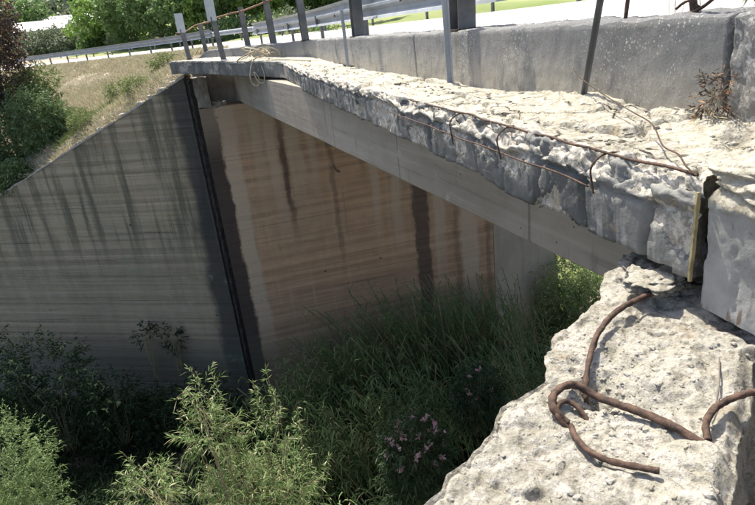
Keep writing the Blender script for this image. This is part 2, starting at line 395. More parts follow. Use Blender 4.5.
# ------------------------------------------------------------------ ground: one sheet
xs = np.concatenate([-np.geomspace(15, 900, 26)[::-1], np.arange(-14.6, 16, .33), np.geomspace(16.4, 900, 26)])
ss = np.concatenate([np.geomspace(1.6, 700, 18)[::-1], np.arange(1.3, .4, -.2), [.30]])
ks = np.concatenate([[-.007], np.linspace(.01, .99, 34), [1.007]])
ts = np.concatenate([[.30], np.arange(.45, 14, .33), np.geomspace(14.4, 1300, 62)])
rows = []
for s in ss: rows.append((xs, yn(xs)-s, 'n'))
for k in ks: rows.append((xs, yn(xs)+(yw(xs)-yn(xs))*k, 'f'))
for t in ts: rows.append((xs, yw(xs)+t, 'w'))
V = []
for X, Y, ty in rows:
    Z = {'n': znear, 'f': zfloor, 'w': zfar}[ty](X, Y)
    amp = .25 if ty == 'f' else .07
    if ty == 'w':
        d = D(X, Y); amp = np.where((d > -10) & (d < 2), 0, .12)
    if ty == 'n': amp = np.where((X > 1) & (X < 11), 0, .04)
    Z = Z + amp*nz(X, Y, .8) + (.5*nz(X, Y, .12, 4)*npsm(0, 8, abs(Y-yw(X))) if ty == 'w' else 0)*np.where((D(X, Y) > -12) & (D(X, Y) < 3), 0, 1)
    V.append(np.stack([X, Y, Z], 1))
V = np.concatenate(V); nr = len(rows); nx_ = len(xs)
Fg = gridfaces(nr, nx_)[:, ::-1]
cen = V[Fg].mean(1); cd_ = D(cen[:, 0], cen[:, 1])
rowi = np.repeat(np.arange(nr-1), nx_-1)
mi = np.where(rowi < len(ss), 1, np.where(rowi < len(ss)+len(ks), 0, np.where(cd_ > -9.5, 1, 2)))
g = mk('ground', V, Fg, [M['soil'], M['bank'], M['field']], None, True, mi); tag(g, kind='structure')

# ------------------------------------------------------------------ road
def road_pt(a, off):            # a = arclength from y=12 ; off = outward (away from us) offset
    if a < 0: return (2+off, 12+a)
    La = CR*TH
    if a < La:
        th = a/CR; return (CRX+(CR+off)*math.cos(th), CRY+(CR+off)*math.sin(th))
    ex, ey = CRX+(CR+off)*math.cos(TH), CRY+(CR+off)*math.sin(TH)
    return (ex-(a-La)*math.sin(TH), ey+(a-La)*math.cos(TH))
def strip(offs, zs, a0, a1, n):
    V = []
    for i in range(n):
        a = a0+(a1-a0)*i/(n-1)
        for o_, z_ in zip(offs, zs):
            x, y = road_pt(a, o_); V.append((x, y, z_ + .0022*max(0, a-10)*(1 if a < 60 else 1)))
    return V, gridfaces(n, len(offs))[:, ::-1]
offs = [.02, 1.5, 3, 4.2, 5.5, 7, 8.4]
V_, F_ = strip(offs, [-.13+.03*o for o in offs], -40, 150, 140)
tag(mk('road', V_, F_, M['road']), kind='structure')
V_, F_ = strip([8.41, 10, 13.5], [.118, .14, .20], 24, 62, 40)
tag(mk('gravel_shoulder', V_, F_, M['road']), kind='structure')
V_, F_ = strip([-1.6, -.6, .012], [-.26, -.17, -.134], 6.5, 150, 110)
tag(mk('road_verge', V_, F_, M['bank']), kind='structure')

# ------------------------------------------------------------------ bridge deck
def edge_x(y): return 1.3 if y < 12.2 else 1.3-.44*(y-12.2)*sm(11.8, 14.2, y) - 0.0
def kx(y): return 2.0 if y < 12.6 else 2.0-.41*(y-12.6)*sm(12.2, 14.0, y)
def lz(y): return -.52+.24*sm(9, 18, y)
ys = [1.385]
while ys[-1] < 18.05: ys.append(ys[-1]+.010+.0042*(ys[-1]-1.3))
ys[-1] = 18.05
deck = thing('bridge_deck', 'weathered concrete bridge deck with crumbling edge ledge and bare steel, spanning the ravine', 'bridge')
NP = 106
VL = []; ml = []; WR = []
for y in ys:
    ex, kz, z0 = edge_x(y), kx(y), lz(y)
    far = sm(9, 15, y)
    sp = (.62-.2*sm(2.5, 5, y)+.4*fbm(y*1.3, 4.1)) * (1-.75*far)                     # how far the arris has spalled away
    sp = max(.12, min(1.15, sp))
    drop = (.125*sp+.03*fbm(y*4, 9)); inset = .10*sp + .02*fbm(y*6, 2)
    hface = .325+.012*fbm(y*1.7, 7.7)-.07*sm(2.6, 1.5, y)*0
    prof = []
    for i in range(NP):
        if i < 72:                                                  # top from kerb foot to the arris
            u = i/71; prof.append((kz+.06+(ex+inset-kz-.06)*u, z0, 0))
        elif i < 86:                                                # spalled slope
            u = (i-71)/14; prof.append((ex+inset*(1-u)-.0*u, z0-drop*u**1.3, 1))
        elif i < 100:                                               # face
            u = (i-85)/14; prof.append((ex+.012*u+(-.012 if u < .08 else 0), z0-drop-(hface-drop)*u, 2))
        else:                                                       # soffit, going in under the ledge
            u = (i-99)/6; prof.append((ex+.02+.5*u, z0-hface+.01*u, 3))
    for i, (x, z, ty) in enumerate(prof):
        n1 = fbm(x, y, z, 5, 3.2); n2 = fbm(x, y, z, 5, 11); n3 = fbm(x, y, z, 3, 34); cm = 0
        if ty == 0:
            t = (x-ex)/(kz-ex)
            z += .009*n1 + .006*n2 + .004*n3
            wx, wy = x+.06*n1+.02*n2, y+.10*n1
            ds, ps = noise.voronoi(Vector((wx*2.9+.06*n2, wy*1.5+.05*n2, 0)))
            hsh = abs(noise.cell(ps[0]*7.3))
            z += (.022*(hsh-.5)+.025*(wx*2.9-ps[0].x)*(hsh-.5))*(1-.8*far)      # lifted, tilted plates
            gate = sm(-.1, .25, noise.noise(Vector((x*1.5, y*.8, 6))))
            z -= .055*max(0, 1-(ds[1]-ds[0])/.06)**.7*gate*(1-.8*far)             # cracks between them
            crack = abs(noise.noise(Vector((x*3.0+.5*n1, y*.7, 3.3))))
            z -= .05*max(0, 1-crack/.03)**.6*sm(-.1, .25, noise.noise(Vector((x*2, y*2, 9))))*(1-far)
            z += (.045+.02*n2+.02*n1)*sm(.66, .93, t)*sm(4.2, 2.9, y)*(.55+.45*sm(1.2, 1.9, y))
        elif ty == 1:
            u = (i-71)/14
            ds, ps = noise.voronoi(Vector((x*4+n2*.3, y*5.2+n1*.3, z*7))); hsh = abs(noise.cell(ps[0]*5.7))
            ds2 = noise.voronoi(Vector((x*14, y*13, z*14)))[0]
            a = .010*n2+.010*n3+(hsh-.5)*.026*math.sin(u*math.pi)+.010*(ds2[1]-ds2[0])-.022*max(0, 1-(ds[1]-ds[0])/.10)
            x -= a*(1-.7*far); z += a*.9*(1-.7*far)
            cm = 1 if hsh > .82 else 0
        elif ty == 2:
            u = (i-85)/14
            ds, ps = noise.voronoi(Vector((5, y*3.4+.35*n1, z*5.5+.4*n2))); hsh = abs(noise.cell(ps[0]*3.9+Vector((2, 0, 1))))
            gone = 1 if hsh > .70 else 0
            x += (gone*.016+.006*n2*gone+.0016*n2+.001*n3)*(1-.8*far)
            crk = max(0, 1-(ds[1]-ds[0])/.05); x += .008*crk*(1-far)
            cm = 1 if (not gone) else 0
            if hsh < .08: cm = 2
            grv = math.exp(-((u-.12-.05*n1)/.05)**2); x += .026*grv*(1-far)
            bot = sm(.7, 1, u); x += .02*bot*max(0, n1)
            z += bot*(.010*n1+.012*(1 if hsh > .6 else 0))*(1-.6*far)
            jy = (y-1.385) % .36; x += .032*math.exp(-((jy-.2+.05*n1)/.012)**2)*(1-far)
        else: cm = 1
        VL.append((x, y, z)); ml.append(0 if ty == 0 else 1)
        WR.append(0.0 if ty == 3 else ((.0 if (cm == 1 and ty == 1) else 1.0)*(1-.75*far) if ty == 1 else (1.0-.5*far if cm == 0 else 0.0)) if ty else 1.0)
nf = gridfaces(len(ys), NP)
col = np.tile(np.arange(NP-1), len(ys)-1)
ycol = np.repeat(np.array(ys[:-1]), NP-1)
rnd = np.array([noise.noise(Vector((y*2.3, c*.12, 1.1)))*7 for y, c in zip(ycol, col)])
ml = np.array(ml)[nf[:, 0]]
mi = np.where(col < 70, 0, 1)
nf = [tuple(q) for q in nf]+[tuple(range(NP-1, -1, -1))]; mi = list(mi)+[0]
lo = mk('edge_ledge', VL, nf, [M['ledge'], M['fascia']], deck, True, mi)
at_ = lo.data.attributes.new('wear', 'FLOAT', 'POINT'); at_.data.foreach_set('value', np.array(WR, np.float32))
# deck slab body behind the ledge, road deck, kerb
yy = np.linspace(1.385, 18.05, 40)
Vs = []
for y in yy:
    e, k_ = edge_x(y)+.42, kx(y)
    Vs += [(k_+.30, y, lz(y)-.34), (k_+.30, y, -.16), (10.5, y, .12), (10.8, y, -.34), (10.8, y, -.84), (max(e, .5), y, lz(y)-.33)]
n_ = 6
fs = [tuple(q) for q in gridfaces(len(yy), n_, True)] + [tuple(range(n_)), tuple(range(len(Vs)-1, len(Vs)-n_-1, -1))]
mk('deck_slab', Vs, fs, M['girder'], deck)
# kerb, with open joint at y=2.02 ; built as lengths
kl = [(-1.2, 2.005), (2.03, 6.0), (6.014, 10.2), (10.214, 14.3), (14.314, 18.9)]
for a, b in kl:
    step = .016 if b < 2.1 else (.022 if b < 7 else .06)
    yk = np.arange(a, b, step); yk = np.append(yk, b); VV = []
    NK = 30
    for y in yk:
        x0 = kx(y); zb = -.66 if y < 9 else -.5; endf = sm(17.8, 18.9, y)*.2
        for i in range(NK):
            if i < 20: u = i/19; x = x0+.012*(1-u)**2; z = zb+(-.10-zb-endf)*u
            elif i < 24: u = (i-19)/4; x = x0+.022*u; z = -.10-endf+.012*u
            else: u = (i-23)/6; x = x0+.022+.29*u; z = -.088-endf+.004*u
            n1 = fbm(x, y, z, 5, 2.5); n2 = fbm(x, y, z, 4, 16); e = 1 if i < 24 else .4
            x += (.004*n1+.0035*n2*(2.6 if y < 2.01 else 1))*e
            if i >= 19: z += .010*n1+.008*n2+.012*fbm(y*1.3, 2, 2)
            ch = noise.noise(Vector((y*2.2, z*3, 8)))
            if 18 <= i <= 24 and y < 3.2: x += .03*sm(.25, .5, ch); z -= .015*sm(.25, .5, ch)
            VV.append((x, y, z))
        VV.append((x0+.33, y, zb))
    n = NK+1
    f = [tuple(q) for q in gridfaces(len(yk), n, True)] + [tuple(range(n)), tuple(range(len(VV)-1, len(VV)-n-1, -1))]
    mk('kerb', VV, f, M['kerb'], deck, True)
# girders (the outer one runs at a slight angle under the ledge)
def girder(x0, x1, name='girder'):
    V = []; n = 46
    for i in range(n):
        y = 1.2+(18.55-1.2)*i/(n-1); xc = x0+(x1-x0)*(y-3)/15.7
        for (dx, z) in ((0, -.80), (0, -1.585), (.012, -1.6), (.40, -1.6), (.41, -1.58), (.41, -.80)):
            V.append((xc+dx+.006*noise.noise(Vector((y*.9, z*2, 1))), y, z+.004*noise.noise(Vector((y*3, dx*5, 2)))))
    f = [tuple(q) for q in gridfaces(n, 6, True)] + [tuple(range(6)), tuple(range(len(V)-1, len(V)-7, -1))]
    return mk(name, V, f, M['girder'], deck)
girder(2.07, .40)
for x in (4.3, 6.8, 9.6): girder(x, x-.2)
# exposed reinforcement of the ledge
def surf_bar(y, x, z): return (x, y, z)
g = Geo()
pts = []
for i, y in enumerate(np.arange(1.42, 4.3, .14)):
    pts.append((1.338+.012*fbm(y*2, 3), y, lz(y)+.002+.012*fbm(y*3, 5)))
g.tube(pts, .0055, 8, .25, 3); g.build('longitudinal_rebar', M['rust'], deck, True)
g = Geo(); pts = [(1.29+.008*fbm(y*3, 8), y, lz(y)-.125-.015*fbm(y*2, 1)) for y in np.arange(1.9, 4.7, .16)]
g.tube(pts, .0042, 7, .25, 3); g.build('longitudinal_rebar', M['rust'], deck, True)
rs = random.Random(3)
for y in [1.88, 2.66, 3.3]:
    g = Geo(); j = rs.uniform(-.02, .02); lenz = rs.uniform(.09, .20); o = rs.uniform(-.012, .004)
    g.tube([(1.42, y+j, lz(y)-.016), (1.37, y+j*.6, lz(y)-.004), (1.325+o, y+j*.3, lz(y)-.014), (1.288+o, y-.005, lz(y)-.05),
            (1.286+o*.6, y-.01, lz(y)-.10), (1.292, y-.012, lz(y)-lenz)], .0042, 7, .35, 4)
    g.build('stirrup', M['rust'], deck, True)
# yellow joint board and sealant at the end of the deck
g = Geo(); rj = random.Random(2); zz = np.linspace(-.55, -.84, 9)
for a_, b_ in zip(zz[:-1], zz[1:]):
    pass
Vj = []
for z in zz:
    o1, o2 = rj.uniform(-.003, .003), rj.uniform(-.002, .002)
    Vj += [(1.297+o1, 1.368+o2, z), (1.310, 1.368+o2, z), (1.310, 1.376, z), (1.297+o1, 1.376+o2, z)]
mk('joint_board', Vj, [tuple(q) for q in gridfaces(len(zz), 4, True)]+[(0, 3, 2, 1), tuple(range(len(Vj)-4, len(Vj)))], M['joint'], deck)
g = Geo()


# ------------------------------------------------------------------ rough stone-like concrete blocks
# approach block beside the joint (end of the near abutment)
ab = thing('approach_block', 'smoother concrete end block right of the yellow joint, broken lump on its top', 'concrete block')
VV = []; yk = np.arange(1.352, -1.4, -.012); NB = 56
for y in yk:
    for i in range(NB):
        if i < 18: u = i/17; x = 2.02-(2.02-1.37)*u; z = -.515
        elif i < 24: u = (i-17)/6; x = 1.37-.055*u; z = -.515-.045*u**2
        else: u = (i-23)/(NB-24); x = 1.315+.01*u; z = -.56-.36*u
        n1 = fbm(x, y, z, 5, 3.1); n2 = fbm(x, y, z, 5, 12); n3 = fbm(x, y, z, 3, 36)
        edge = sm(1.30, 1.352, y)
        if i < 20: z += .018*n1+.012*n2+.004*n3
        elif i < 26:
            x += .012*n2+.006*n3; z += .018*n2
        else:
            x += .004*n1+.003*n2+.0015*n3
            cr = abs(z+.70-.10*n1-(y-1.22)*2.2)                     # crack
            x += .010*max(0, 1-abs((y-1.22)+.02*n2)/.006)*sm(-.95, -.9, z)*sm(-.66, -.7, z)
        y2 = y-edge*(.012+.02*max(0, n2))
        VV.append((x, y2, z))
nn = NB
f = [tuple(q) for q in gridfaces(len(yk), nn)[:, ::-1]] + [tuple(range(nn))]
cmi = [1 if (q % (nn-1)) > 24+4*noise.noise(Vector((q*.001, 1, 1))) else 0 for q in range(len(f)-1)]+[1]
def m_block():
    k = NM('grey_block_face', .85, .25); x, y, z = k.xyz()
    c = k.mix(k.ramp(k.noise(3.2, 6, .65), .35, .65), (.22, .225, .215), (.33, .33, .315))
    c = k.mix(k.ramp(k.noise(1, 5, .65, k.mapp((11, 11, 1.5))), .52, .7, 0, .7), c, (.45, .445, .42))
    c = k.mix(k.ramp(k.noise(1, 4, .6, k.mapp((16, 16, 4), loc=(3, 1, 2))), .60, .68, 0, .8), c, (.12, .075, .05))
    c = k.mix(k.ramp(k.noise(26, 5, .7), .62, .7, 0, .7), c, (.10, .10, .095))
    return k.done(c, k.bump(k.noise(50, 6, .75), .8, .005))
M['blockface'] = m_block()
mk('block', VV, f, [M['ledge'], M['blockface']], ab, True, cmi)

def lump(name, c, size, mat, parent=None, seed=0, sub=4, rough=.35, rot=0, flat=False):
    bm = bmesh.new(); bmesh.ops.create_icosphere(bm, subdivisions=sub, radius=1)
    Mr = Matrix.Rotation(rot, 3, 'Z')
    for v in bm.verts:
        p = v.co.copy(); q = p*1.1+Vector((seed*3.1, seed, 0))
        k = 1+rough*noise.fractal(q, 1, 2, 3)+rough*.35*noise.noise(q*4)
        vv = noise.voronoi(q*1.6)[0]; k -= rough*.35*(vv[1]-vv[0])
        p = Vector((max(-.8, min(.8, p.x)), max(-.8, min(.8, p.y)), max(-.75, min(.75, p.z))))*k*1.2
        if flat: p.z = max(p.z, -.35)
        v.co = Mr @ Vector((p.x*size[0]/2, p.y*size[1]/2, p.z*size[2]/2))
    me = bpy.data.meshes.new(name); bm.to_mesh(me); bm.free(); me.materials.append(mat)
    me.polygons.foreach_set('use_smooth', np.ones(len(me.polygons), bool))
    o = bpy.data.objects.new(name, me); o.location = Vector(c) - (Vector(parent.location) if parent else Vector()); return link(o, parent)
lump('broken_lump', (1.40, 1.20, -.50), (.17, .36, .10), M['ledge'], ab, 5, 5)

# ------------------------------------------------------------------ near wing wall with broken top (foreground)
nw = thing('broken_wing_wall', 'rough broken concrete wall head in the foreground with bent rusty bars', 'concrete wall')
O = Vector((1.47, 1.66, 0)); DS = Vector((-.783, -.622, 0)); DT = Vector((.622, -.783, 0))
VV = []; NS, NT = 330, 210
def stub_surface(s, u):
    """u runs: ravine face (0-.32), top (.32-.78), back face (.78-1)"""
    half0, half1 = -.185, .33
    e = .035*fbm(s*2.0, 3.3, 0, 4) + .02*sm(.25, .0, s) - .03*sm(1.0, 1.3, s) + .045*math.exp(-((s-.80)/.09)**2) - .03*math.exp(-((s-.55)/.10)**2) - .025*math.exp(-((s-.98)/.06)**2) + .03*math.exp(-((s-.28)/.07)**2) + .012*fbm(s*14, 1, 0, 3)
    half1 += .55*sm(.50, .12, s)+.03*fbm(s*2.5, 8.1, 0, 4)
    zt = -.955-.02*s - .33*max(0, s-1.5)
    if u < .32:
        k = (.32-u)/.32; t = half0+e+.55*min(k, .6); z = zt-.02-.02*math.sin(min(1, k*9)*math.pi/2) - 11.0*k**3-.5*k
        nrm = -1
    elif u < .78:
        k = (u-.32)/.46; t = half0+e+(half1-half0-e)*k; z = zt
        z -= .02*(1-sm(0, .05, k)); z -= .045*sm(.92, 1, k)
        nrm = 0
    else:
        k = (u-.78)/.22; t = half1+.02*k; z = zt-.045-2.4*k**1.6; nrm = 1
    p = O+DS*s+DT*t
    n1 = fbm(p.x, p.y, z, 5, 3.4); n2 = fbm(p.x, p.y, z, 5, 10); n3 = fbm(p.x, p.y, z, 4, 30)
    if nrm == 0:
        z += .016*n1+.009*n2+.006*n3
        # hollow around the hooked bars, step down on the camera-left half
        hs, ht = (s-.80), (t-.03)
        z -= .05*math.exp(-(hs/.09)**2-((ht+.03)/.07)**2)*(1+1.4*n2+.8*n3)
        z -= .03*sm(.70, .82, s+.25*t+.04*n2)*sm(.36, .2, t)
        z += .02*sm(.33, .45, s)*sm(.62, .5, s)*sm(.05, .2, t)
        z += .035*sm(.34, .1, s)
        v = noise.voronoi(Vector((p.x*7, p.y*7, z*7)))[0]; z -= .010*max(0, 1-(v[1]-v[0])/.16)
        pit = noise.noise(Vector((p.x*18, p.y*18, 4))); z -= .016*sm(.3, .6, pit)
    else:
        d = (.035*n1+.02*n2+.007*n3)*min(1, 4*abs(k)+.3)
        p += DT*(d*nrm*(1 if nrm > 0 else .35))
    return (p.x, p.y, z)
for i in range(NS):
    s = -.10 + 1.9*(i/(NS-1)) if i < NS-20 else -.10+1.9*((NS-21)/(NS-1)) + 9*((i-NS+21)/20)**1.5
    for j in range(NT):
        VV.append(stub_surface(s, j/(NT-1)))
f = gridfaces(NS, NT)
mk('wall_head', VV, f, M['broken'], nw, True)
def topz(x, y):
    q = Vector((x, y, 0))-O; s = q.dot(DS); t = q.dot(DT); u = .32+.46*min(.97, max(.08, (t+.17)/(.5))); return stub_surface(s, u)[2]
def rebar(name, pts, r, parent, mat=None, sub=8, cat=None, n=12, jit=.4):
    g = Geo(); zs_ = [max(topz(p[0]+dx, p[1]+dy) for dx in (-.01, .01) for dy in (-.01, .01)) for p in pts]; N_ = len(pts)
    zl = np.polyval(np.polyfit(np.arange(N_), zs_, 1), np.arange(N_)); pts = [(p[0], p[1], .35*zs_[i]+.65*zl[i]+p[2]+.004) for i, p in enumerate(pts)]; g.tube(pts, r, n, jit, sub); return g.build(name, mat or M['rust'], parent, True)
rebar('bent_rebar', [(1.45, 1.50, -.02), (1.40, 1.495, .012), (1.318, 1.484, .028), (1.206, 1.466, .040), (1.078, 1.421, .042), (.97, 1.355, .036), (.885, 1.274, .022), (.83, 1.207, .008), (.81, 1.17, -.02)],
      [.006, .0085, .009, .0088, .008, .007], nw)
rebar('bent_rebar', [(.715, 1.115, -.01), (.694, 1.150, .016), (.722, 1.190, .026), (.767, 1.205, .026), (.801, 1.195, .022), (.835, 1.150, .018), (.884, 1.052, .012), (.922, .957, .010), (.950, .884, -.012)], .0108, nw)
rebar('bent_rebar', [(.715, 1.09, -.03), (.694, 1.128, .004), (.715, 1.160, .014), (.748, 1.170, .012), (.768, 1.146, .004), (.776, 1.105, -.02)], .007, nw)
rebar('bent_rebar', [(.735, 1.12, -.03), (.712, 1.090, -.004), (.690, 1.036, .008), (.690, .981, .010), (.711, .933, .010), (.75, .896, .009), (.790, .862, .010)], .0078, nw)
rebar('bent_rebar', [(.955, .90, -.005), (.975, .930, .015), (1.012, .955, .026), (1.069, .967, .032), (1.148, .966, .04), (1.24, .95, .02), (1.33, .90, -.02)], .0085, nw)
rebar('thin_wire', [(1.19, 1.12, .002), (1.13, 1.055, .004), (1.06, .99, .003), (.99, .945, .002)], .0022, nw, M['wire'], 4, n=5)
# grit and small stones bedded in the broken surfaces
def grit(name, label, pts, seed, s0, s1):
    rg_ = random.Random(seed); g = Geo(); t_ = (1+5**.5)/2
    IV = [Vector(v).normalized() for v in [(-1, t_, 0), (1, t_, 0), (-1, -t_, 0), (1, -t_, 0), (0, -1, t_), (0, 1, t_), (0, -1, -t_), (0, 1, -t_), (t_, 0, -1), (t_, 0, 1), (-t_, 0, -1), (-t_, 0, 1)]]
    IF = [(0, 11, 5), (0, 5, 1), (0, 1, 7), (0, 7, 10), (0, 10, 11), (1, 5, 9), (5, 11, 4), (11, 10, 2), (10, 7, 6), (7, 1, 8), (3, 9, 4), (3, 4, 2), (3, 2, 6), (3, 6, 8), (3, 8, 9), (4, 9, 5), (2, 4, 11), (6, 2, 10), (8, 6, 7), (9, 8, 1)]
    for p in pts:
        q = rg_.uniform(s0, s1) * (1 if rg_.random() < .85 else 1.9); sc3 = Vector((rg_.uniform(.7, 1.4), rg_.uniform(.7, 1.4), rg_.uniform(.4, .8)))*q
        g.add([Vector(p)+Vector((v.x*sc3.x, v.y*sc3.y, v.z*sc3.z))*rg_.uniform(.75, 1.2) for v in IV], IF)
    tag(g.build(name, M['pebble']), label, 'grit', kind='stuff')
rg_ = random.Random(31); pts_ = []
for i in range(900):
    s_, u_ = rg_.uniform(-.02, 1.5), .32+.46*rg_.uniform(.03, .97)
    if rg_.random() < .35: s_, u_ = rg_.gauss(.82, .12), .32+.46*min(.95, max(.05, rg_.gauss(.35, .14)))
    pts_.append(stub_surface(s_, u_))
grit('wall_head_grit', 'small stones and grit on the rough wall head', pts_, 3, .0022, .0065)
# loose pieces on it
ls = lump('loose_slab', (1.315, 1.53, -.905), (.21, .15, .06), M['pebble'], None, 2, 5, .5, .2); tag(ls, 'flat broken concrete slab lying on the wall head under the deck edge', 'rubble')
for i, (c, s_, sd, lab) in enumerate([((1.40, 1.335, -.925), (.075, .055, .04), 3, 'small pale stone on the wall head right of the flat slab'),
                                 ((1.315, 1.46, -.905), (.035, .03, .022), 8, 'pebble beside the long bent bar'),
                                 ((1.30, 1.62, -.91), (.06, .06, .05), 9, 'small chip behind the flat slab at the wall head edge')]):
    o = lump('concrete_chip', c, s_, M['pebble'], None, sd, 3, .4); tag(o, lab, 'rubble', 'loose chips on the wall head')
# loose chunks on the ledge
rr = random.Random(5); n_ch = 0
for i in range(260):
    y = 1.42+9*rr.random()**1.8; t = rr.random(); x = 1.42+.5*t; s_ = rr.uniform(.006, .028)
    if i == 0: stuff = Geo()
    bm = bmesh.new(); bmesh.ops.create_icosphere(bm, subdivisions=1, radius=1)
    for v in bm.verts:
        q = v.co*1.2+Vector((i*2.3, 0, 0)); v.co *= (1+.5*noise.noise(q))*s_*.6; v.co.z *= .6; v.co += Vector((x, y, lz(y)+s_*.15))
    stuff.add([v.co for v in bm.verts], [[v.index for v in f.verts] for f in bm.faces]); bm.free()
o = stuff.build('ledge_rubble', M['pebble']); tag(o, 'crumbs of broken concrete scattered along the ledge', 'rubble', kind='stuff')
# wire sticking over the ledge
g = Geo(); g.tube([(1.98, 3.10, -.33), (1.93, 2.95, -.37), (1.83, 2.60, -.42), (1.66, 2.15, -.44), (1.50, 1.83, -.43), (1.41, 1.66, -.47), (1.36, 1.53, -.47), (1.33, 1.46, -.49), (1.30, 1.38, -.50)], .0030, 5, 0, 5)
o = g.build('bent_wire', M['rust'], None, True); tag(o, 'thin bent wire trailing from the kerb over the ledge to the joint', 'wire')

# ------------------------------------------------------------------ far abutment and wing walls
def board_wall(name, p0, p1, topf, botz, mat, parent, back, rows_h=.115, cols=60, seed=0, tilt=0, end0=None):
    """row-by-row board-marked wall face: every board stands a few mm proud or back"""
    p0 = Vector(p0); p1 = Vector(p1); d = (p1-p0); L = d.length; d.normalize(); nrm = Vector((d.y, -d.x, 0))
    if nrm.y > 0: nrm = -nrm
    V = []; rnd_ = random.Random(seed); z = 0; zlist = []
    tmax = max(topf(0), topf(L)); zc = tmax
    while zc > botz:
        off = rnd_.uniform(-.006, .006); hgt = rows_h*rnd_.uniform(.55, 1.6); gd = -.010 if rnd_.random() < .3 else -.002
        zlist.append((zc, off)); zlist.append((zc-hgt*.93, off)); zlist.append((zc-hgt*.95, off+gd)); zlist.append((zc-hgt*.985, off+gd)); zc -= hgt
    zlist.append((botz, 0))
    for i in range(cols+1):
        s = L*i/cols
        for (zz, off) in zlist:
            zt = min(zz+tilt*s, topf(s)); p = p0+d*s+nrm*(off+.012*noise.noise(Vector((s*.5+seed, zz*.8, 0))))
            V.append((p.x, p.y, max(zt, botz)))
    n = len(zlist); f = [tuple(q) for q in gridfaces(cols+1, n)]
    # back and top
    b = len(V)
    for i in range(cols+1):
        s = L*i/cols; q = p0+d*s-nrm*back
        V += [(q.x, q.y, topf(s)), (q.x, q.y, botz)]
    for i in range(cols):
        f.append((i*n, (i+1)*n, b+2*(i+1), b+2*i)); f.append((b+2*i, b+2*(i+1), b+2*(i+1)+1, b+2*i+1))
    f.append(tuple([j for j in range(n)]+[b+1, b])); e = cols*n
    f.append(tuple([b+2*cols, b+2*cols+1]+[e+j for j in range(n-1, -1, -1)]))
    return mk(name, V, f, mat, parent, False)
at = thing('abutment', 'tall brown stained board-marked concrete wall under the far end of the bridge', 'wall')
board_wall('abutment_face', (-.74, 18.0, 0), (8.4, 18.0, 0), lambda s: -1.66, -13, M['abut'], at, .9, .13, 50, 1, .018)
g = Geo(); g.box((3.85, 18.80, -1.115), (9.2, .36, 1.07)); g.build('back_wall', M['pier'], at)
def rough_box(name, c, d, mat, parent, amp=.03, cuts=10, seed=0):
    bm = bmesh.new(); bmesh.ops.create_cube(bm, size=1)
    for v in bm.verts: v.co = Vector((v.co.x*d[0], v.co.y*d[1], v.co.z*d[2]))
    bmesh.ops.subdivide_edges(bm, edges=bm.edges[:], cuts=cuts, use_grid_fill=True)
    for v in bm.verts:
        q = v.co*3+Vector((seed, c[1], c[2])); v.co += v.co.normalized()*amp*noise.fractal(q, 1, 2, 4); v.co += Vector(c)-(Vector(parent.location) if parent else Vector())
    me = bpy.data.meshes.new(name); bm.to_mesh(me); bm.free(); me.materials.append(mat)
    return link(bpy.data.objects.new(name, me), parent)
rough_box('cheek_block', (-.55, 18.22, -1.22), (.38, .52, .86), M['pier'], at, .05, 12, 3)
lump('seat_rubble', (-.16, 18.12, -1.60), (.42, .25, .18), M['pier'], at, 7, 5, .5)
g = Geo(); g.tube([(3.15, 17.99, -4.15), (3.0, 17.86, -4.0), (2.95, 17.8, -3.85)], .022, 6); g.build('tie_bar', M['wire'], at)
for x0 in (1.3, 2.6, 5.2, 6.6):
    pass

ww = thing('wing_wall', 'tall grey board-marked wing wall sloping down to the left of the abutment', 'wall')
dl = Vector((-1, .506, 0)).normalized(); pe = Vector((-.98, 18.06, 0)); LW = 26
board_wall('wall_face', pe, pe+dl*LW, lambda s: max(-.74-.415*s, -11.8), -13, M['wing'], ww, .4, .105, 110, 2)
# ragged mortar coping line on top of the wall
V = []; nseg = 150
for i in range(nseg+1):
    s = -.05+11*i/nseg; p = pe+dl*s; nrm = Vector((-.4515, -.892, 0)); zt = -.74-.415*s
    a = fbm(s*2.1, 1.5); b2 = fbm(s*5.3, 7.5); wv = .02*b2
    for (o_, z_) in ((-.015-wv, -.015), (-.012-wv, .045+.03*a+.02*b2), (.14, .06+.03*a), (.26+.1*b2, .05+.03*a), (.38, -.02)):
        q = p-nrm*o_; V.append((q.x, q.y, zt+z_))
mk('coping', V, [tuple(q) for q in gridfaces(nseg+1, 5)[:, ::-1]], M['broken'], ww, False)
# dark open joint between the two walls, with crumbling filler
g = Geo(); pts = []
jf = thing('joint_filler', 'ragged dark strip of joint filler running down the corner between wing wall and abutment', 'joint filler')
rf = random.Random(9)
for z in np.arange(-.85, -12.5, -.12): pts.append((-.865+.02*fbm(z*3, 2), 18.02+.03*fbm(z*4, 5), z))
g.tube(pts, .035, 6, 1.2, 1); g.build('filler_strip', M['tar'], jf)
g = Geo(); g.box((-.86, 18.25, -6.8), (.22, .25, 12)); g.build('filler_back', M['tar'], jf)
rw = thing('wing_wall', 'far right wing wall, pale grey, seen beyond the abutment under the bridge', 'wall')
board_wall('wall_face', (8.43, 18.02, 0), (8.43+18*.892, 18.02+18*.4515, 0), lambda s: -1-.3*s if s < 2.75 else max(-1.8-6*(s-2.75), -12.9), -13.2, M['wingr'], rw, .4, .12, 40, 3)
na = thing('abutment', 'near abutment wall directly beneath the deck end', 'wall')
board_wall('abutment_face', (11, 1.5, 0), (1.75, 1.5, 0), lambda s: -1.68, -12.5, M['abut'], na, -.6, .13, 12, 4)

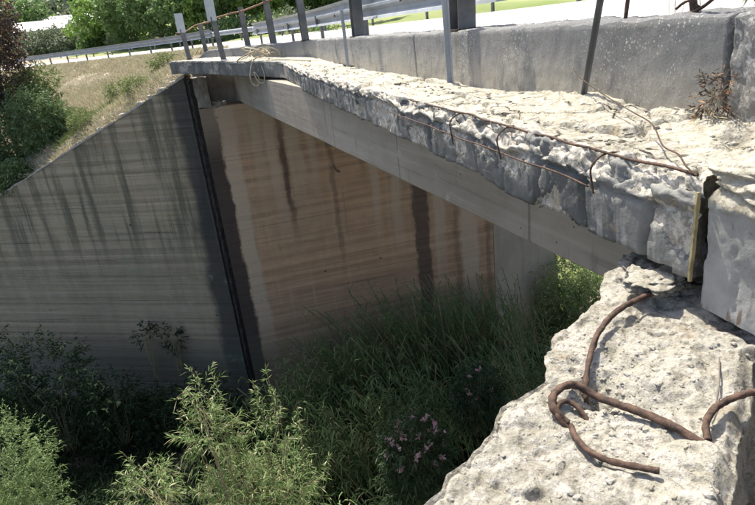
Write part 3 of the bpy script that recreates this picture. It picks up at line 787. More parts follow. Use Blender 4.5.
# ------------------------------------------------------------------ railing posts on the kerb
def hpost(x, y, z0, z1, wdt=.11, dep=.10, lean=(0, 0), rz=0, mat='galv', t=.008):
    o = bpy.data.objects.new('railing_post', None); o.location = (x, y, z0); C.objects.link(o)
    def sect(bx, by, cx, cy, nm):
        g = Geo(); H = z1-z0; V = []
        for zz in (0, H):
            for sx, sy in ((-1, -1), (1, -1), (1, 1), (-1, 1)):
                p = Matrix.Rotation(rz, 3, 'Z') @ Vector((cx+sx*bx/2, cy+sy*by/2, 0))
                V.append((x+p.x+lean[0]*zz, y+p.y+lean[1]*zz, z0+zz))
        g.add(V, [(3, 2, 1, 0), (4, 5, 6, 7), (0, 1, 5, 4), (1, 2, 6, 5), (2, 3, 7, 6), (3, 0, 4, 7)])
        return g.build(nm, M[mat], o)
    sect(wdt, t, 0, -dep/2, 'flange'); sect(wdt, t, 0, dep/2, 'flange'); sect(t, dep-t, 0, 0, 'web')
    bp = Geo(); bp.box((x, y, z0+.006), (wdt+.06, dep+.06, .014), rz); bp.build('base_plate', M['rust'], o)
    return o
KP = [(5.0, 2.11, .165, .17, (0.02, 0), 'thick railing post nearest the camera, shadow running down the kerb'),
      (9.0, 2.12, .15, .16, (.015, 0), 'second railing post from the right, guardrail beam behind it'),
      (13.2, 1.94, .14, .14, (-.02, 0), 'railing post in the middle of the row where the kerb starts to bend'),
      (14.56, 1.38, .14, .14, (-.03, 0), 'railing post just right of the rope coil'),
      (15.9, .86, .13, .13, (-.03, 0), 'railing post above the rope coil'),
      (18.4, -.22, .12, .12, (-.02, 0), 'short railing post between the two plated posts')]
for y, x, wd_, dp, ln, lab in KP:
    hgt = {13.2: .98, 14.56: 1.02, 15.9: .92, 18.4: .74}.get(y, 1.15)
    o = hpost(x, y, -.09 if y < 17 else -.2, -.09+hgt, wd_, dp, ln, .05); tag(o, lab, 'post', 'railing posts along the kerb')
for (x, y, z0, z1, ln, lab) in [(-.70, 17.9, -.27, .52, (-.05, 0), 'leftmost railing post, pale plate on its top, at the deck corner'),
                           (.20, 15.6, -.36, .66, (-.08, 0), 'post on the ledge with a tall pale plate, left of the rope coil')]:
    o = hpost(x, y, z0, z1, .12, .12, ln, .1); tag(o, lab, 'post', 'railing posts along the kerb')
    g = Geo(); H = z1-z0; g.box((x+ln[0]*(H+.2), y-.06, z1+.16), (.22, .012, .50)); g.build('plate', M['plate'], o)
# weedy thin posts at the upper right
for (x, y, lab, wd_, ln) in [(2.20, 2.95, 'thin rusty stub post behind the kerb, second from the right', .022, (.10, 0)), (2.13, 2.36, 'bent rusty stub post behind the kerb at the right edge', .035, (-.25, 0))]:
    o = bpy.data.objects.new('stub_post', None); o.location = (x, y, -.1); C.objects.link(o)
    g = Geo(); g.tube([(x, y, -.12), (x+ln[0]*.15, y, .03), (x+ln[0]*.3, y, .18), (x+ln[0]*.4, y, .45)], wd_/2, 8, .15, 3); g.build('bar', M['rust'], o)
    tag(o, lab, 'post', 'rusty stubs behind the kerb')
g = Geo(); g.tube([(2.10, 2.35, -.08), (2.13, 2.30, -.05), (2.17, 2.24, .02), (2.18, 2.22, .06)], .008, 7, .2, 4); g.tube([(2.07, 2.42, -.06), (2.10, 2.38, -.03), (2.15, 2.35, -.07)], .006, 6, .2, 4)
tag(g.build('bent_bar', M['rust'], None, True), 'short curled rusty bar beside the right stub post', 'bar')
# angle bars standing on the ledge against the kerb
def angle(pa, pb, wd_, lab, mt='rail'):
    pa, pb = Vector(pa), Vector(pb); t = (pb-pa).normalized(); a = Vector((0, 1, 0)); a = (a-t*a.dot(t)).normalized(); b = t.cross(a)
    g = Geo()
    for (u, v, wu, wv) in ((0, 0, wd_, .005), (wd_/2, wd_/2*1, .005, wd_)):
        V = []
        for p in (pa, pb):
            for su, sv in ((-1, -1), (1, -1), (1, 1), (-1, 1)): V.append(p+a*(u+su*wu/2)+b*(v+sv*wv/2))
        g.add(V, [(3, 2, 1, 0), (4, 5, 6, 7), (0, 1, 5, 4), (1, 2, 6, 5), (2, 3, 7, 6), (3, 0, 4, 7)])
    o = g.build('angle_bar', M[mt]); tag(o, lab, 'bar', 'steel angle bars against the kerb'); return o
angle((1.95, 4.90, -.52), (1.94, 4.92, 1.0), .042, 'upright pale steel angle standing in front of the thick nearest post')
angle((1.95, 2.93, -.48), (1.86, 2.52, .60), .022, 'leaning thin dark steel bar against the kerb, right of the thick post', 'galv')
angle((1.94, 9.05, -.5), (1.94, 9.05, .3), .04, 'short pale steel angle below the second post from the right')
# cable through the post tops
cab = Geo(); cab.tube([(-.92, 18.0, .44), (-.62, 17.95, .47), (-.37, 18.4, .60), (.04, 16.6, .60), (.07, 15.6, .60), (.60, 15.85, .71), (.84, 15.75, .73), (1.28, 14.5, .80), (1.38, 14.4, .83), (1.88, 13.1, .90), (2.1, 9.0, .98), (2.1, 4.8, 1.05)], .020, 6, .2, 6)
tag(cab.build('hand_cable', M['cable'], None, True), 'rusty cable strung along the tops of the railing posts', 'cable')

# ------------------------------------------------------------------ guardrails
def wbeam(path, z0f, name, mat, parent, hgt=.31):
    prof = [(0, 0), (.015, .03), (.07, .06), (.07, .10), (.01, .14), (.01, .17), (.07, .21), (.07, .25), (.015, .28), (0, .31)]
    V = []
    for i, (x, y) in enumerate(path):
        x2, y2 = path[min(i+1, len(path)-1)]; x1, y1 = path[max(i-1, 0)]
        t = Vector((x2-x1, y2-y1, 0)).normalized(); n = Vector((-t.y, t.x, 0))
        for sd in (0, -.006):
            for (o_, z_) in (prof if sd == 0 else prof[::-1]):
                V.append((x+n.x*(-o_+sd), y+n.y*(-o_+sd), z0f(i)+z_*hgt/.31))
    k = 20; f = [tuple(q) for q in gridfaces(len(path), k, True)] + [tuple(range(k)), tuple(range(len(V)-1, len(V)-k-1, -1))]
    return mk(name, V, f, mat, parent)
gr = thing('guardrail', 'near steel guardrail beam running behind the railing posts', 'guardrail')
def kpath(a):
    return road_pt(a, .28 - .9*sm(2, 9, a)*0)
pth = [kpath(a) for a in np.arange(-14, 9.9, .5)]
wbeam(pth, lambda i: .10+.008*max(0, i-14)*.5, 'beam', M['rail'], gr, .36)
for a in (-10.5, -6.35, -2.4, 1.5, 4.9, 8.9):
    x, y = road_pt(a, .40); g = Geo(); g.box((x, y, .14), (.06, .12, .62)); g.build('rail_post', M['galv'], gr)
    g = Geo(); g.box((x-.1, y, .30), (.05, .09, .16)); g.build('spacer_block', M['galv'], gr)
for a in np.arange(-13, 9, 2.0):
    x, y = road_pt(a, .28); g = Geo(); g.tube([(x-.075, y, .285), (x-.095, y, .285)], .022, 8); g.build('bolt', M['rust'], gr)
gr2 = thing('guardrail', 'thin far guardrail along the outer edge of the curving road', 'guardrail')
pth = [road_pt(a, 8.9) for a in np.arange(-10, 90, 1.5)]
wbeam(pth[::-1], lambda i: .62+.0022*max(0, 90-i*1.5-20), 'beam', M['rail'], gr2, .33)
for a in np.arange(-8, 86, 4):
    x, y = road_pt(a, 9.02); zb = .0022*max(0, a-10); g = Geo(); g.box((x, y, .5+zb), (.09, .12, .85)); g.build('rail_post', M['galv'], gr2)
gr3 = thing('guardrail', 'guardrail on the inner side of the road above the dry grass bank', 'guardrail')
pth = [road_pt(a, -.35) for a in np.arange(13.0, 70, 1.5)]
wbeam(pth, lambda i: .32+.0022*max(0, 3+i*1.5), 'beam', M['rail'], gr3, .30)
for a in np.arange(13.4, 68, 3):
    x, y = road_pt(a, -.20); g = Geo(); g.box((x, y, .12), (.08, .10, .95)); g.build('rail_post', M['galv'], gr3)

# ------------------------------------------------------------------ rope coil hanging over the ledge
g = Geo(); rc = random.Random(4)
P = []
for lp in range(5):
    cx_, cy_ = 1.0+rc.uniform(-.18, .22), 14.2+rc.uniform(-.35, .3); rx, ry = rc.uniform(.22, .4), rc.uniform(.25, .5)
    for k in range(9):
        th = 2*math.pi*k/9+lp; P.append((cx_+rx*math.cos(th), cy_+ry*math.sin(th), -.30+.10*math.sin(th*1.3+lp)+.03*lp))
P += [(.80, 13.7, -.35), (.72, 13.55, -.50), (.66, 13.5, -.72), (.70, 13.48, -.88), (.80, 13.45, -.90), (.84, 13.44, -.75), (.76, 13.46, -.62), (.80, 13.42, -.80), (.92, 13.35, -.86), (.96, 13.3, -.66), (.94, 13.4, -.45), (1.15, 13.2, -.40), (1.5, 12.6, -.42), (1.75, 11.6, -.45)]
g.tube(P, .014, 6, .2, 4)
tag(g.build('rope_coil', M['hose'], None, True), 'tangled pale rope coil lying on the ledge and hanging over its edge', 'rope')

# ------------------------------------------------------------------ plants
ORD = 'first second third fourth fifth sixth seventh eighth ninth tenth eleventh twelfth thirteenth fourteenth fifteenth sixteenth seventeenth eighteenth nineteenth twentieth'.split()
def gz(x, y): return float(zfar(np.array(float(x)), np.array(float(y))))
def rvec(n):
    v = RG.normal(size=(n, 3)); return v/np.linalg.norm(v, axis=1, keepdims=True)
def nrmz(v): return v/np.maximum(1e-9, np.linalg.norm(v, axis=1, keepdims=True))
def leaves(P, Dv, L, W, droop=.0):
    """two-quad kite leaves: arrays of base points, directions, lengths, widths"""
    n = len(P); Dv = nrmz(Dv); side = nrmz(np.cross(Dv, rvec(n)))
    L = np.broadcast_to(L, n)[:, None]; W = np.broadcast_to(W, n)[:, None]
    dz = np.array([0, 0, -1.])*droop*L
    mid = P+Dv*L*.45+dz*.25
    V = np.stack([P, mid+side*W*.5, P+Dv*L+dz, mid-side*W*.5], 1).reshape(-1, 3)
    return V, np.arange(4*n).reshape(n, 4)
def ell(n, c, r, shell=.55):
    d = rvec(n); rad = (shell+(1-shell)*RG.random(n))[:, None]
    return np.array(c)+d*rad*np.array(r), d
def bush(name, label, cat, base, blobs, n, mat, L=.1, W=.014, tuft=12, stems=40, group=None, twig=.3, droop=.35, stem_mat='stem', stemr=.012, upb=.35, shell=.45):
    o = thing(name, label, cat, group, loc=base)
    tot = sum(b[1][0]*b[1][1]*b[1][2] for b in blobs); PP = []; DD = []
    for c, r in blobs:
        m = max(4, int(n*r[0]*r[1]*r[2]/tot)); p, d = ell(m, c, r, shell); PP.append(p); DD.append(d)
    P = np.concatenate(PP); Dd = nrmz(np.concatenate(DD)+np.array([0, 0, upb])+.35*rvec(len(P)))
    m = len(P); k = tuft
    t = np.tile(np.linspace(.05, 1, k), m)[:, None]
    bp = np.repeat(P, k, 0)+np.repeat(Dd, k, 0)*t*twig
    bd = nrmz(np.repeat(Dd, k, 0)*.75+rvec(m*k)*.8)
    LL = L*RG.uniform(.6, 1.25, m*k)
    V, Fc = leaves(bp, bd, LL, W*RG.uniform(.7, 1.2, m*k), droop)
    mk('foliage', V, Fc, M[mat], o)
    g = Geo(); idx = RG.choice(m, min(stems, m), replace=False); B = Vector(base)
    for i in idx:
        e = Vector(P[i]); mid = B.lerp(e, .5)+Vector((0, 0, .15*(e-B).length))+Vector(rvec(1)[0])*.08*(e-B).length
        tip = e+Vector(Dd[i])*twig
        g.tube([B+Vector(rvec(1)[0])*.1, mid, e, tip], [stemr, stemr*.8, stemr*.5, stemr*.25], 4, 0, 3)
    g.build('stems', M[stem_mat], o); return o

bush('willow_bush', 'sunlit feathery pale green bush in the bottom centre-left of the ravine', 'bush', (-.9, 7.6, -10.2),
     [((-1.0, 8.6, -7.45), (.62, .7, .62)), ((-1.35, 8.9, -6.4), (.36, .4, .60)), ((-1.3, 9.0, -5.6), (.18, .25, .35)), ((-.35, 8.9, -6.65), (.34, .35, .40)), ((-2.45, 8.8, -7.05), (.44, .4, .42)), ((-.6, 8.0, -8.1), (.85, .8, .5)),
      ((-1.9, 8.1, -8.15), (1.0, .7, .42)), ((-.15, 8.6, -7.6), (.45, .45, .40)), ((-2.6, 8.5, -7.75), (.5, .45, .35))],
     1050, 'willow', .17, .017, 17, 150, twig=.36, shell=.35, stem_mat='drycane')
# single tall feathery shoots above it
sh = thing('willow_shoots', 'slender feathery shoots rising above the sunlit bush', 'plant', loc=(-.6, 8.6, -9))
g = Geo(); VV = []; FF = []; nb = 0
for (x, y, z, n) in [(-1.30, 9.0, -5.05, 26), (-1.05, 9.0, -5.15, 26), (-1.5, 9.0, -5.35, 24), (-.42, 9.0, -5.48, 40), (-.16, 9, -5.25, 26), (-.10, 9.0, -5.75, 30), (.25, 8.9, -6.15, 34), (.62, 8.4, -6.95, 40), (-1.75, 9.0, -5.7, 26), (-2.75, 8.9, -6.2, 26)]:
    b = Vector((x*.6-.3, 8.5, -8.5)); e = Vector((x, y, z)); dd = (e-b).normalized()
    g.tube([b, b.lerp(e, .6)+Vector((.1, 0, 0)), e], .008, 4, 0, 3)
    tt = RG.random(n)[:, None]; P = np.array(e)-np.array(dd)*tt*.5
    V, Fc = leaves(P, np.array(dd)*.6+rvec(n)*.9, .15*RG.uniform(.7, 1.2, n), .017, .3); VV.append(V); FF.append(Fc+nb); nb += len(V)
g.build('stems', M['stem'], sh); mk('foliage', np.concatenate(VV), np.concatenate(FF), M['willow'], sh)
bush('tamarisk_bush', 'fine-leaved sunlit green bush at the lower left edge', 'bush', (-4.3, 7.6, -9.8),
     [((-4.05, 8.0, -5.35), (.62, .6, .85)), ((-4.3, 8.0, -6.3), (.85, .7, .8)), ((-4.4, 7.8, -7.4), (1.3, .8, .9))], 2600, 'tamar', .075, .014, 14, 60, twig=.2)
bush('low_scrub', 'low grey-green scrub between the two sunlit bushes', 'bush', (-2.6, 7.2, -9.6),
     [((-2.9, 7.4, -7.9), (1.0, .7, .45)), ((-2.2, 7.6, -7.9), (.7, .6, .35))], 800, 'willow', .09, .012, 12, 30)
bush('willow_bush', 'sunlit bush seen beyond the bridge under the girder', 'bush', (12.4, 18.6, -14.2),
     [((12.1, 18.6, -10.1), (.95, .8, .75)), ((11.45, 18.5, -11.1), (.75, .7, 1.0)), ((12.6, 18.6, -11.3), (1.1, .8, 1.0)), ((13.4, 18.9, -10.6), (1.0, .9, 1.0)), ((12.2, 18.3, -12.4), (1.5, 1, 1.2)), ((10.9, 18.5, -9.9), (.35, .3, .4))], 1900, 'willow', .22, .035, 11, 60, twig=.45)
for (x, y, z, r, lab) in [(17.0, 25.5, -11.0, 1.8, 'dark bush furthest back beyond the bridge')]:
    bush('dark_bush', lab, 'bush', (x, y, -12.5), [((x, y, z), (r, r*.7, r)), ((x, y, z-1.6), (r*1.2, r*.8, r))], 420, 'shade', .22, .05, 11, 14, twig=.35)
# shaded shrubs at the wing-wall foot
for i, (x, y, z, r, lab) in enumerate([(-8.9, 18.0, -8.6, 1.5, 'shaded shrub at the left edge against the wing wall foot'), (-6.9, 17.6, -8.9, 1.35, 'shaded shrub second from the left at the wing wall foot'),
                             (-5.2, 17.2, -10.2, 1.0, 'shaded shrub third from the left at the wing wall foot'), (-3.9, 17.2, -10.9, .8, 'shaded shrub in the middle of the wing wall foot'),
                             (-2.4, 16.6, -10.6, 1.0, 'low shaded shrub close to the wall corner'), (-8.0, 14.5, -10.4, 1.3, 'dark shrub in front of the wing wall, far left')]):
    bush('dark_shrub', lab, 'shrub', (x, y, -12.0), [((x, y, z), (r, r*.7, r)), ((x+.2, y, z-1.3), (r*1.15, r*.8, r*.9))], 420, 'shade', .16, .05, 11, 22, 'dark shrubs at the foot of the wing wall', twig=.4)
for i, (x, z, lab) in enumerate([(-4.0, -8.6, 'thin sprig climbing the wing wall, left one'), (-3.2, -8.9, 'thin sprig against the wing wall, right one near the corner')]):
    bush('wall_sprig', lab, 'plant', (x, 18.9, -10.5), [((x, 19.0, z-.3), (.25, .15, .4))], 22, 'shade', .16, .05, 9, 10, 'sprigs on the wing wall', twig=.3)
# reeds
def reeds(label, c, r, n, hmin, hmax, lean, zb, seed, dry=.12, name='reed_clump', mat='reed', group='reed clumps in the shade under the bridge'):
    o = thing(name, label, 'reeds', group, loc=(c[0], c[1], zb)); rg = np.random.default_rng(seed)
    g = Geo(); gd = Geo(); VV = []; FF = []; nb = 0
    for i in range(n):
        bx, by = c[0]+rg.normal()*r*.5, c[1]+rg.normal()*r*.4; H = rg.uniform(hmin, hmax)
        lx, ly = lean[0]+rg.normal()*.16, lean[1]+rg.normal()*.14
        b = Vector((bx, by, zb-.2)); e = b+Vector((lx*H, ly*H, H)); mid = b.lerp(e, .5)+Vector((-lx*.12*H, -ly*.12*H, .03*H))
        isdry = rg.random() < dry
        (gd if isdry else g).tube([b, mid, e], .013 if not isdry else .011, 3, 0, 2)
        if isdry: continue
        m = 11
        for k in range(m):
            t = .2+.8*k/m; p = np.array(b.lerp(mid, t*2) if t < .5 else mid.lerp(e, t*2-1)); a = rg.uniform(0, 6.28)
            d = np.array([math.cos(a), math.sin(a), 1.1]); d /= np.linalg.norm(d); L = rg.uniform(.35, .7); Wd = .026
            sd = np.array([-math.sin(a), math.cos(a), 0])*Wd/2
            q1 = p+d*L*.45; q2 = q1+(d*np.array([1, 1, .1]))*L*.35; q3 = q2+(d*np.array([.8, .8, -.8]))*L*.3
            VV += [p-sd*.6, p+sd*.6, q1+sd, q1-sd, q2+sd*.8, q2-sd*.8, q3, q3+sd*.1]
            FF += [(nb, nb+1, nb+2, nb+3), (nb+3, nb+2, nb+4, nb+5), (nb+5, nb+4, nb+7, nb+6)]; nb += 8
    g.build('canes', M['stem'] if mat != 'reed' else M[mat], o); mk('blades', VV, np.array(FF), M[mat], o)
    if gd.v: gd.build('dry_canes', M['drycane'], o)
RC = [((.6, 14.9), 1.2, 90, 1.6, 2.6, 'reed clump nearest the wall corner'), ((2.3, 15.6), 1.3, 120, 2.0, 3.4, 'reed clump below the pale streaks of the abutment'),
      ((4.2, 15.8), 1.3, 130, 2.6, 4.2, 'reed clump below the black stain on the abutment'), ((6.2, 15.9), 1.3, 130, 2.6, 4.4, 'tall reed clump at the right part of the abutment'),
      ((8.3, 16.2), 1.4, 120, 2.4, 4.0, 'tall reed clump at the right end of the abutment'),
      ((1.8, 12.3), 1.3, 110, 1.8, 3.0, 'reed clump in the middle of the dark hollow, left'), ((3.8, 12.4), 1.3, 120, 2.0, 3.4, 'reed clump behind the pink flowers'),
      ((6.3, 12.9), 1.3, 110, 1.8, 3.0, 'reed clump left of the dark hollow by the wall head'), ((8.6, 13.6), 1.3, 90, 1.6, 2.8, 'reed clump deep under the deck'),
      ((2.2, 9.2), .9, 70, 1.4, 2.6, 'nearest reed clump below the wall head'), ((.7, 12.6), .9, 60, 1.2, 2.2, 'small reed clump behind the sunlit bush')]
for i, (c, r, n, h0, h1, lab) in enumerate(RC):
    reeds(lab, c, r, n, h0, h1, (-.28, .02), float(zfloor(np.array(c[0]), np.array(c[1])))+.1, 20+i, .16)
# oleanders with pink flowers
def oleander(label, c, r, nf_, seed):
    o = bush('oleander', label, 'shrub', (c[0], c[1], c[2]-r*2.2), [(c, (r, r*.8, r)), ((c[0], c[1], c[2]-r), (r*1.1, r*.8, r))], 520, 'oleander', .17, .028, 10, 34, 'oleanders with pink flowers', twig=.25)
    P, d = ell(nf_, c, (r*1.05, r*.85, r*1.05), .85); P = P[(d[:, 2] > -.3)]; d = d[(d[:, 2] > -.3)]
    k = 7; bp = RG.normal(size=(k, 3))*.008; V, Fc = leaves(bp, rvec(k), .085, .06)
    f0 = mk('flower', V, Fc, M['pink'])
    for i, p in enumerate(P):
        fo = f0 if i == 0 else f0.copy()
        if i: C.objects.link(fo)
        fo.parent = o; fo.location = Vector(p)-Vector(o.location); fo.rotation_euler = tuple(RG.uniform(0, 6.28, 3))
oleander('oleander with the most pink flowers, below the reeds', (2.38, 9.0, -7.8), .62, 52, 1)
oleander('smaller oleander with a few pink flowers, nearer the wall head', (4.75, 11.4, -8.6), .55, 22, 2)
# undergrowth of the shaded floor
n = 60000; X = RG.uniform(-12, 13, n); Y = yn(X)+.5+(yw(X)-yn(X)-.8)*RG.random(n); Z = zfloor(X, Y)+.0
m = 3; P = np.repeat(np.stack([X, Y, Z], 1), m, 0)+RG.normal(size=(n*m, 3))*np.array([.1, .1, .05])
V, Fc = leaves(P, rvec(n*m)*.7+np.array([0, 0, .8]), RG.uniform(.2, .6, n*m), .05, .3)
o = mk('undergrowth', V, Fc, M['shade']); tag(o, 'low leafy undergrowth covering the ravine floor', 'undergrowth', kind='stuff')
# dry grass on the far bank
n = 95000; X = RG.uniform(-17, .4, n); Y = yw(X)+.32+RG.random(n)**1.2*24; d = D(X, Y); k = (d > .3) & ((X < EX-.1) | (Y > 19.3)); X, Y = X[k], Y[k]
Z = zfar(X, Y); den = nz(X, Y, .9, 3); k = den > -.6*np.ones(len(X)); X, Y, Z, den = X[k], Y[k], Z[k], den[k]
grn = (np.hypot((X+4.7)/1.1, (Y-22.2)/.9) < 1+.8*den)
for nm, sel, mt, lab, ll in (('dry_grass', ~grn, 'dryg', 'dry straw-coloured grass covering the bank above the wing wall', .30), ('green_grass', grn, 'greeng', 'patch of fresh green grass low on the dry bank', .26)):
    P = np.stack([X[sel], Y[sel], Z[sel]], 1); n2 = len(P)
    P = np.repeat(P, 3, 0)+RG.normal(size=(n2*3, 3))*np.array([.05, .05, .02])
    V, Fc = leaves(P, rvec(n2*3)*.6+np.array([0, 0, 1.]), RG.uniform(.4, 1.3, n2*3)*ll, .018, .35)
    tag(mk(nm, V, Fc, M[mt]), lab, 'grass', kind='stuff')
# seeds: pale dead stalks along the coping
g = Geo(); rr = random.Random(8)
for i in range(150):
    s = rr.uniform(.3, 9); p = pe+dl*s; zt = -.70-.415*s; q = p+Vector((.45, .89, 0))*rr.uniform(.0, .5)
    dd = Vector((rr.uniform(-1, 1), rr.uniform(-.6, .4), rr.uniform(-.35, .25)))*rr.uniform(.2, .5)
    g.tube([(q.x, q.y, zt+.10), tuple(Vector((q.x, q.y, zt+.12))+dd)], .008, 3)
tag(g.build('dead_stalks', M['drycane']), 'bleached dead stalks lying along the top of the wing wall', 'dead plants', kind='stuff')
for i, (s, sz) in enumerate([(.5, .16), (.9, .2), (1.3, .14), (1.7, .2), (2.4, .15), (3.3, .18)]):
    p = pe+dl*s+Vector((.45, .89, 0))*.25; o = lump('coping_stone', (p.x, p.y, -.66-.415*s), (sz*1.4, sz, sz*.7), M['pebble'], None, i+20, 3)
    tag(o, '%s rough stone down the sloping wing wall coping from the deck corner' % ['first', 'second', 'third', 'fourth', 'fifth', 'sixth'][i], 'rubble', 'stones along the wing wall coping')

for (x, y, sz, lab) in [(-2.6, 20.6, .32, 'greenish weed on the dry bank nearest the deck corner'), (-3.4, 22.6, .4, 'pale weed clump high on the dry bank below the guardrail'), (-5.0, 22.6, .42, 'bushy green weed in the middle of the dry bank'),
                        (-4.6, 21.3, .3, 'low weed on the dry bank close to the wing wall coping'), (-1.7, 21.8, .35, 'yellow-green weed at the top of the bank by the leftmost post'), (-5.6, 24.6, .42, 'weed clump on the far left of the dry bank')]:
    z = gz(x, y); bush('bank_weed', lab, 'plant', (x, y, z), [((x, y, z+sz*.5), (sz*1.2, sz, sz*.6))], 130, 'greeng', .13, .03, 9, 12, 'weeds on the dry bank', twig=.22)
# trees
def tree(name, label, base, H, blobs, n, mat, L, W, group=None, tuft=9, trunk=.12, cat='tree', twig=.5):
    o = thing(name, label, cat, group, loc=base); B = Vector(base)
    PP = []; DD = []; tot = sum(r[0]*r[1]*r[2] for c, r in blobs)
    for c, r in blobs:
        m = max(6, int(n*r[0]*r[1]*r[2]/tot)); p, d = ell(m, (base[0]+c[0], base[1]+c[1], base[2]+c[2]), r, .5); PP.append(p); DD.append(d)
    P = np.concatenate(PP); Dd = nrmz(np.concatenate(DD)+.5*rvec(len(P))); k = tuft
    bp = np.repeat(P, k, 0)+np.repeat(Dd, k, 0)*np.tile(np.linspace(0, 1, k), len(P))[:, None]*twig
    V, Fc = leaves(bp, np.repeat(Dd, k, 0)*.5+rvec(len(bp)), L*RG.uniform(.7, 1.3, len(bp)), W*RG.uniform(.7, 1.3, len(bp)), .2)
    mk('crown', V, Fc, M[mat], o)
    g = Geo(); top = B+Vector((.1, .1, H*.6)); g.tube([B-Vector((0, 0, .3)), B+Vector((.05, 0, H*.25)), top], [trunk, trunk*.8, trunk*.4], 8, .2, 4)
    for c, r in blobs:
        e = B+Vector(c); st = B.lerp(top, .35+.4*random.random()); g.tube([st, st.lerp(e, .5)+Vector((0, 0, .1*H)), e], [trunk*.45, trunk*.3, trunk*.12], 5, 0, 3)
    g.build('trunk', M['bark'], o); return o
def roundcrown(H, wd_, seed):
    r_ = random.Random(seed); out = [((0, 0, H*.62), (wd_*.55, wd_*.5, H*.3))]
    for k in range(7):
        a = r_.uniform(0, 6.28); rr_ = r_.uniform(.25, .5)*wd_; out.append(((math.cos(a)*rr_, math.sin(a)*rr_, H*r_.uniform(.25, .82)), (wd_*r_.uniform(.2, .34),)*2+(H*r_.uniform(.12, .2),)))
    return out
BT = [(-.145, 74, 7.5, 6, 'tree', 'bright green tree furthest left beyond the road, next to the lamp pole'), (-.112, 68, 7, 5.5, 'tree2', 'second green tree from the left beyond the road'),
      (-.075, 64, 7.5, 5.5, 'tree2', 'third green tree from the left beyond the road'), (-.038, 60, 7.5, 5.5, 'tree2', 'full green tree behind the leftmost plated post'), (.0, 58, 7, 5.5, 'tree', 'bright green tree behind the tall plated post'),
      (.04, 56, 7.5, 5.5, 'tree2', 'green tree left of centre beyond the road'), (.085, 55, 7, 5.5, 'tree', 'pale green tree beyond the road above the rope coil'), (.13, 55, 7.5, 6, 'tree2', 'green tree beyond the road behind the middle post'),
      (.18, 54, 7, 6, 'tree', 'green tree behind the bend of the cable'), (.235, 54, 7.5, 6, 'tree2', 'rightmost green tree visible over the guardrail')]
for i, (r_, y, H, wd_, mt, lab) in enumerate(BT):
    x = r_*y; tree('roadside_tree', lab, (x, y, gz(x, y)-.3), H, roundcrown(H, wd_, i), 1100, mt, .34, .17, 'trees beyond the road')
for i, a in enumerate(np.arange(16, 58, 3.2)):
    x, y = road_pt(a, 14.6+1.2*((i*7) % 3)*.5); mt = ('tree2', 'grey', 'tree')[i % 3]
    tree('verge_shrub', '%s roadside shrub behind the far guardrail, counted from the right' % ORD[i], (x, y, gz(x, y)-.4), 2.2, [((0, 0, 1.1), (1.5, 1.2, 1.0)), ((1.0, 0, .8), (.9, .9, .8)), ((-1.0, .2, 1.3), (1.0, .9, .9))], 330, mt, .20, .09, 'shrubs behind the far guardrail', cat='shrub', trunk=.05, tuft=8, twig=.35)
for i, (r_, y, H, wd_, mt, lab) in enumerate([(-.245, 88, 3.2, 7, 'grey', 'grey-green shrub mass at the field edge, left'), (-.215, 86, 3.4, 7, 'grey', 'grey-green shrub at the field edge below the pale roof'), (-.185, 84, 3.0, 6, 'grey', 'grey-green shrub at the field edge by the lamp pole'),
                                    (-.158, 76, 2.4, 4, 'tree2', 'dark low shrub right of the lamp pole')]):
    x = r_*y; tree('field_shrub', lab, (x, y, gz(x, y)-.3), H, [((0, 0, H*.45), (wd_*.5, wd_*.4, H*.5)), ((wd_*.3, 0, H*.4), (wd_*.35, wd_*.3, H*.4)), ((-wd_*.3, 0, H*.35), (wd_*.35, wd_*.3, H*.4))], 700, mt, .34, .15, 'shrubs along the field edge', cat='shrub', trunk=.06)
hz = [(-.31, 120, 9), (-.285, 128, 9), (-.262, 118, 8), (-.24, 132, 10), (-.218, 126, 7), (-.20, 140, 9), (-.178, 130, 9), (-.155, 135, 10), (-.125, 125, 10), (-.09, 120, 11), (-.05, 118, 11), (0, 116, 11), (.05, 116, 11), (.1, 118, 11), (.16, 118, 11), (-.34, 110, 10), (-.38, 105, 10), (.22, 118, 11), (.3, 116, 11), (.38, 112, 11)]
hz.sort()
for i, (r_, y, H) in enumerate(hz):
    x = r_*y; tree('hillside_tree', 'dark tree on the slope beyond the field, %s counted from the left' % ORD[i], (x, y, gz(x, y)-.5), H, roundcrown(H, 9, i+40), 420, 'tree2' if i % 3 else 'grey', .75, .4, 'trees on the far slope', tuft=7, twig=.9)
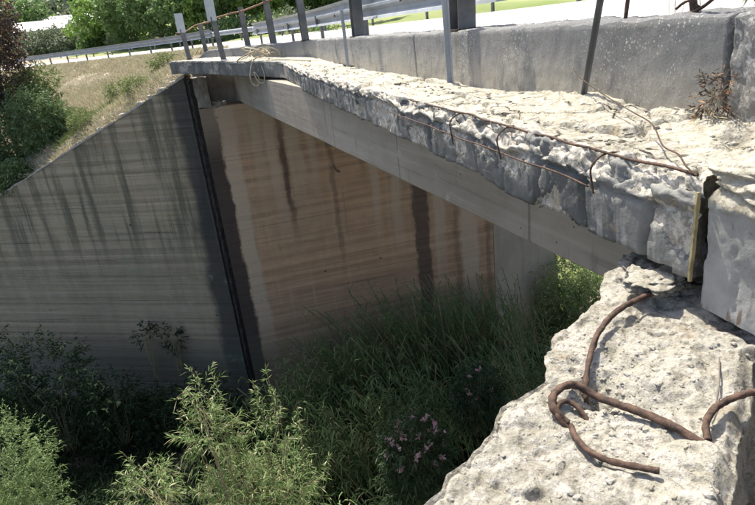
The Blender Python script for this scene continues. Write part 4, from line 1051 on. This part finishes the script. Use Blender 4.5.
# left tree and shrubs behind the wing wall
tx, ty = -7.8, 24.5
tree('plum_tree', 'dark purple-brown leaved tree with orange dried tips at the left edge', (tx, ty, gz(tx, ty)-.3), 8.0,
     [((0, 0, 4.8), (1.2, 1.1, 1.7)), ((.3, 0, 3.3), (.9, .8, 1.0)), ((-1.4, 0, 4.5), (1.4, 1.1, 1.9)), ((-.2, -.2, 6.6), (1.1, 1, 1.2)), ((.8, -.2, 5.2), (.5, .5, .9)), ((.3, -.2, 2.3), (.8, .7, .8)), ((-1.6, 0, 6.9), (1.3, 1, 1.2))], 3400, 'plum', .12, .05, None, 10, .12, twig=.35)
for i, (x, y, blobs, mt, lab) in enumerate([(-7.5, 23.3, [((0, 0, 1.5), (1.0, .8, 1.3)), ((.8, -.3, 1.2), (.9, .6, 1.0)), ((-.9, 0, 1.6), (1., .8, 1.3))], 'shrub', 'green shrub at the left edge above the wing wall'),
                                   (-6.2, 22.6, [((0, 0, 1.1), (.8, .6, 1.1)), ((.55, 0, .75), (.5, .5, .7))], 'shrub', 'green shrub on the bank beside the dry grass'),
                                   (-8.6, 22.9, [((0, 0, 1.2), (1.0, .8, 1.1)), ((.5, -.2, .4), (.7, .5, .6))], 'shrub', 'darker shrub tight behind the wing wall at the left edge'),
                                   (-6.9, 24.6, [((0, 0, 1.6), (1.0, .8, 1.2)), ((.6, 0, 2.4), (.6, .5, .7))], 'greeng', 'yellowish green bush under the dark tree'), (-7.2, 21.75, [((0, 0, .4), (.6, .35, .5))], 'shrub', 'low shrub hugging the wing wall top')]):
    base = (x, y, gz(x, y)-.2)
    bush('bank_shrub', lab, 'shrub', base, [((base[0]+c[0], base[1]+c[1], base[2]+c[2]), r) for c, r in blobs], 900, mt, .12, .045, 11, 40, 'shrubs behind the wing wall', twig=.25)
bush('dry_weed', 'rust-coloured dry weed growing at the kerb joint at the right edge', 'plant', (1.93, 1.99, -.52), [((1.93, 2.0, -.40), (.045, .06, .09))], 46, 'plum', .035, .007, 7, 14, twig=.05, stem_mat='drycane', stemr=.002)
bush('dry_weed', 'orange dry weed behind the kerb in the top right corner', 'plant', (2.36, 2.15, -.12), [((2.36, 2.14, .02), (.06, .12, .08))], 50, 'pink' if False else 'dryg', .04, .012, 7, 14, twig=.05, stem_mat='rust', stemr=.002)
g = Geo(); rr = random.Random(12)
for i in range(9):
    y = 2.3+rr.random()*.25; x = 2.1+rr.random()*.05; g.tube([(x, y, -.1), (x+rr.uniform(-.02, .03), y+rr.uniform(-.03, .03), .02), (x+rr.uniform(-.04, .05), y+rr.uniform(-.06, .06), .12+rr.random()*.1)], .0014, 3, 0, 2)
tag(g.build('weed_stalks', M['drycane']), 'thin dry weed stalks on top of the kerb at the right', 'plant')

# lamp pole and sheds beyond the field
x0, y0 = -.174*78, 78.; z0 = gz(x0, y0)
o = thing('lamp_pole', 'thin leaning lamp pole beyond the road at the upper left', 'pole', loc=(x0, y0, z0-.3))
g = Geo(); g.tube([(x0, y0, z0-.3), (x0-1.3, y0, z0+4.5), (x0-1.9, y0, z0+6.6)], .12, 7, 0, 3); g.build('shaft', M['galv'], o)
g = Geo(); g.tube([(x0-1.9, y0, z0+6.6), (x0-2.2, y0, z0+7.0), (x0-3.0, y0, z0+7.2)], .08, 6, 0, 3); g.build('arm', M['galv'], o)
def shed(label, r_, y, Lx, Wy, Hh):
    x = r_*y; z = gz(x, y); o = thing('shed', label, 'shed', 'pale-roofed sheds beyond the field', (x, y, z))
    g = Geo(); g.box((x, y, z+Hh/2-.4), (Lx, Wy, Hh+.8)); g.build('walls', M['wallp'], o)
    g = Geo(); e = .4; a = Lx/2+e; b = Wy/2+e
    g.add([(x-a, y-b, z+Hh-.1), (x+a, y-b, z+Hh-.1), (x+a, y, z+Hh+1.4), (x-a, y, z+Hh+1.4), (x-a, y+b, z+Hh-.1), (x+a, y+b, z+Hh-.1),
           (x-a, y-b, z+Hh-.2), (x+a, y-b, z+Hh-.2), (x+a, y+b, z+Hh-.2), (x-a, y+b, z+Hh-.2)], [(0, 1, 2, 3), (3, 2, 5, 4), (6, 9, 8, 7), (0, 6, 7, 1), (4, 5, 8, 9), (0, 3, 4, 9, 6), (1, 7, 8, 5, 2)])
    g.build('roof', M['roof'], o)
    for k in range(3):
        g = Geo(); g.box((x-Lx/3+k*Lx/3, y-Wy/2-.02, z+Hh*.55), (Lx*.12, .06, Hh*.4)); g.build('window', M['galv'], o)
shed('low shed with a pale roof at the upper left, nearer the left edge', -.232, 108, 7, 6, 2.2)
shed('long pale-roofed shed right above the lamp pole arm', -.193, 118, 11, 6, 2.4)
print('verts', sum(len(m.vertices) for m in bpy.data.meshes), 'polys', sum(len(m.polygons) for m in bpy.data.meshes))
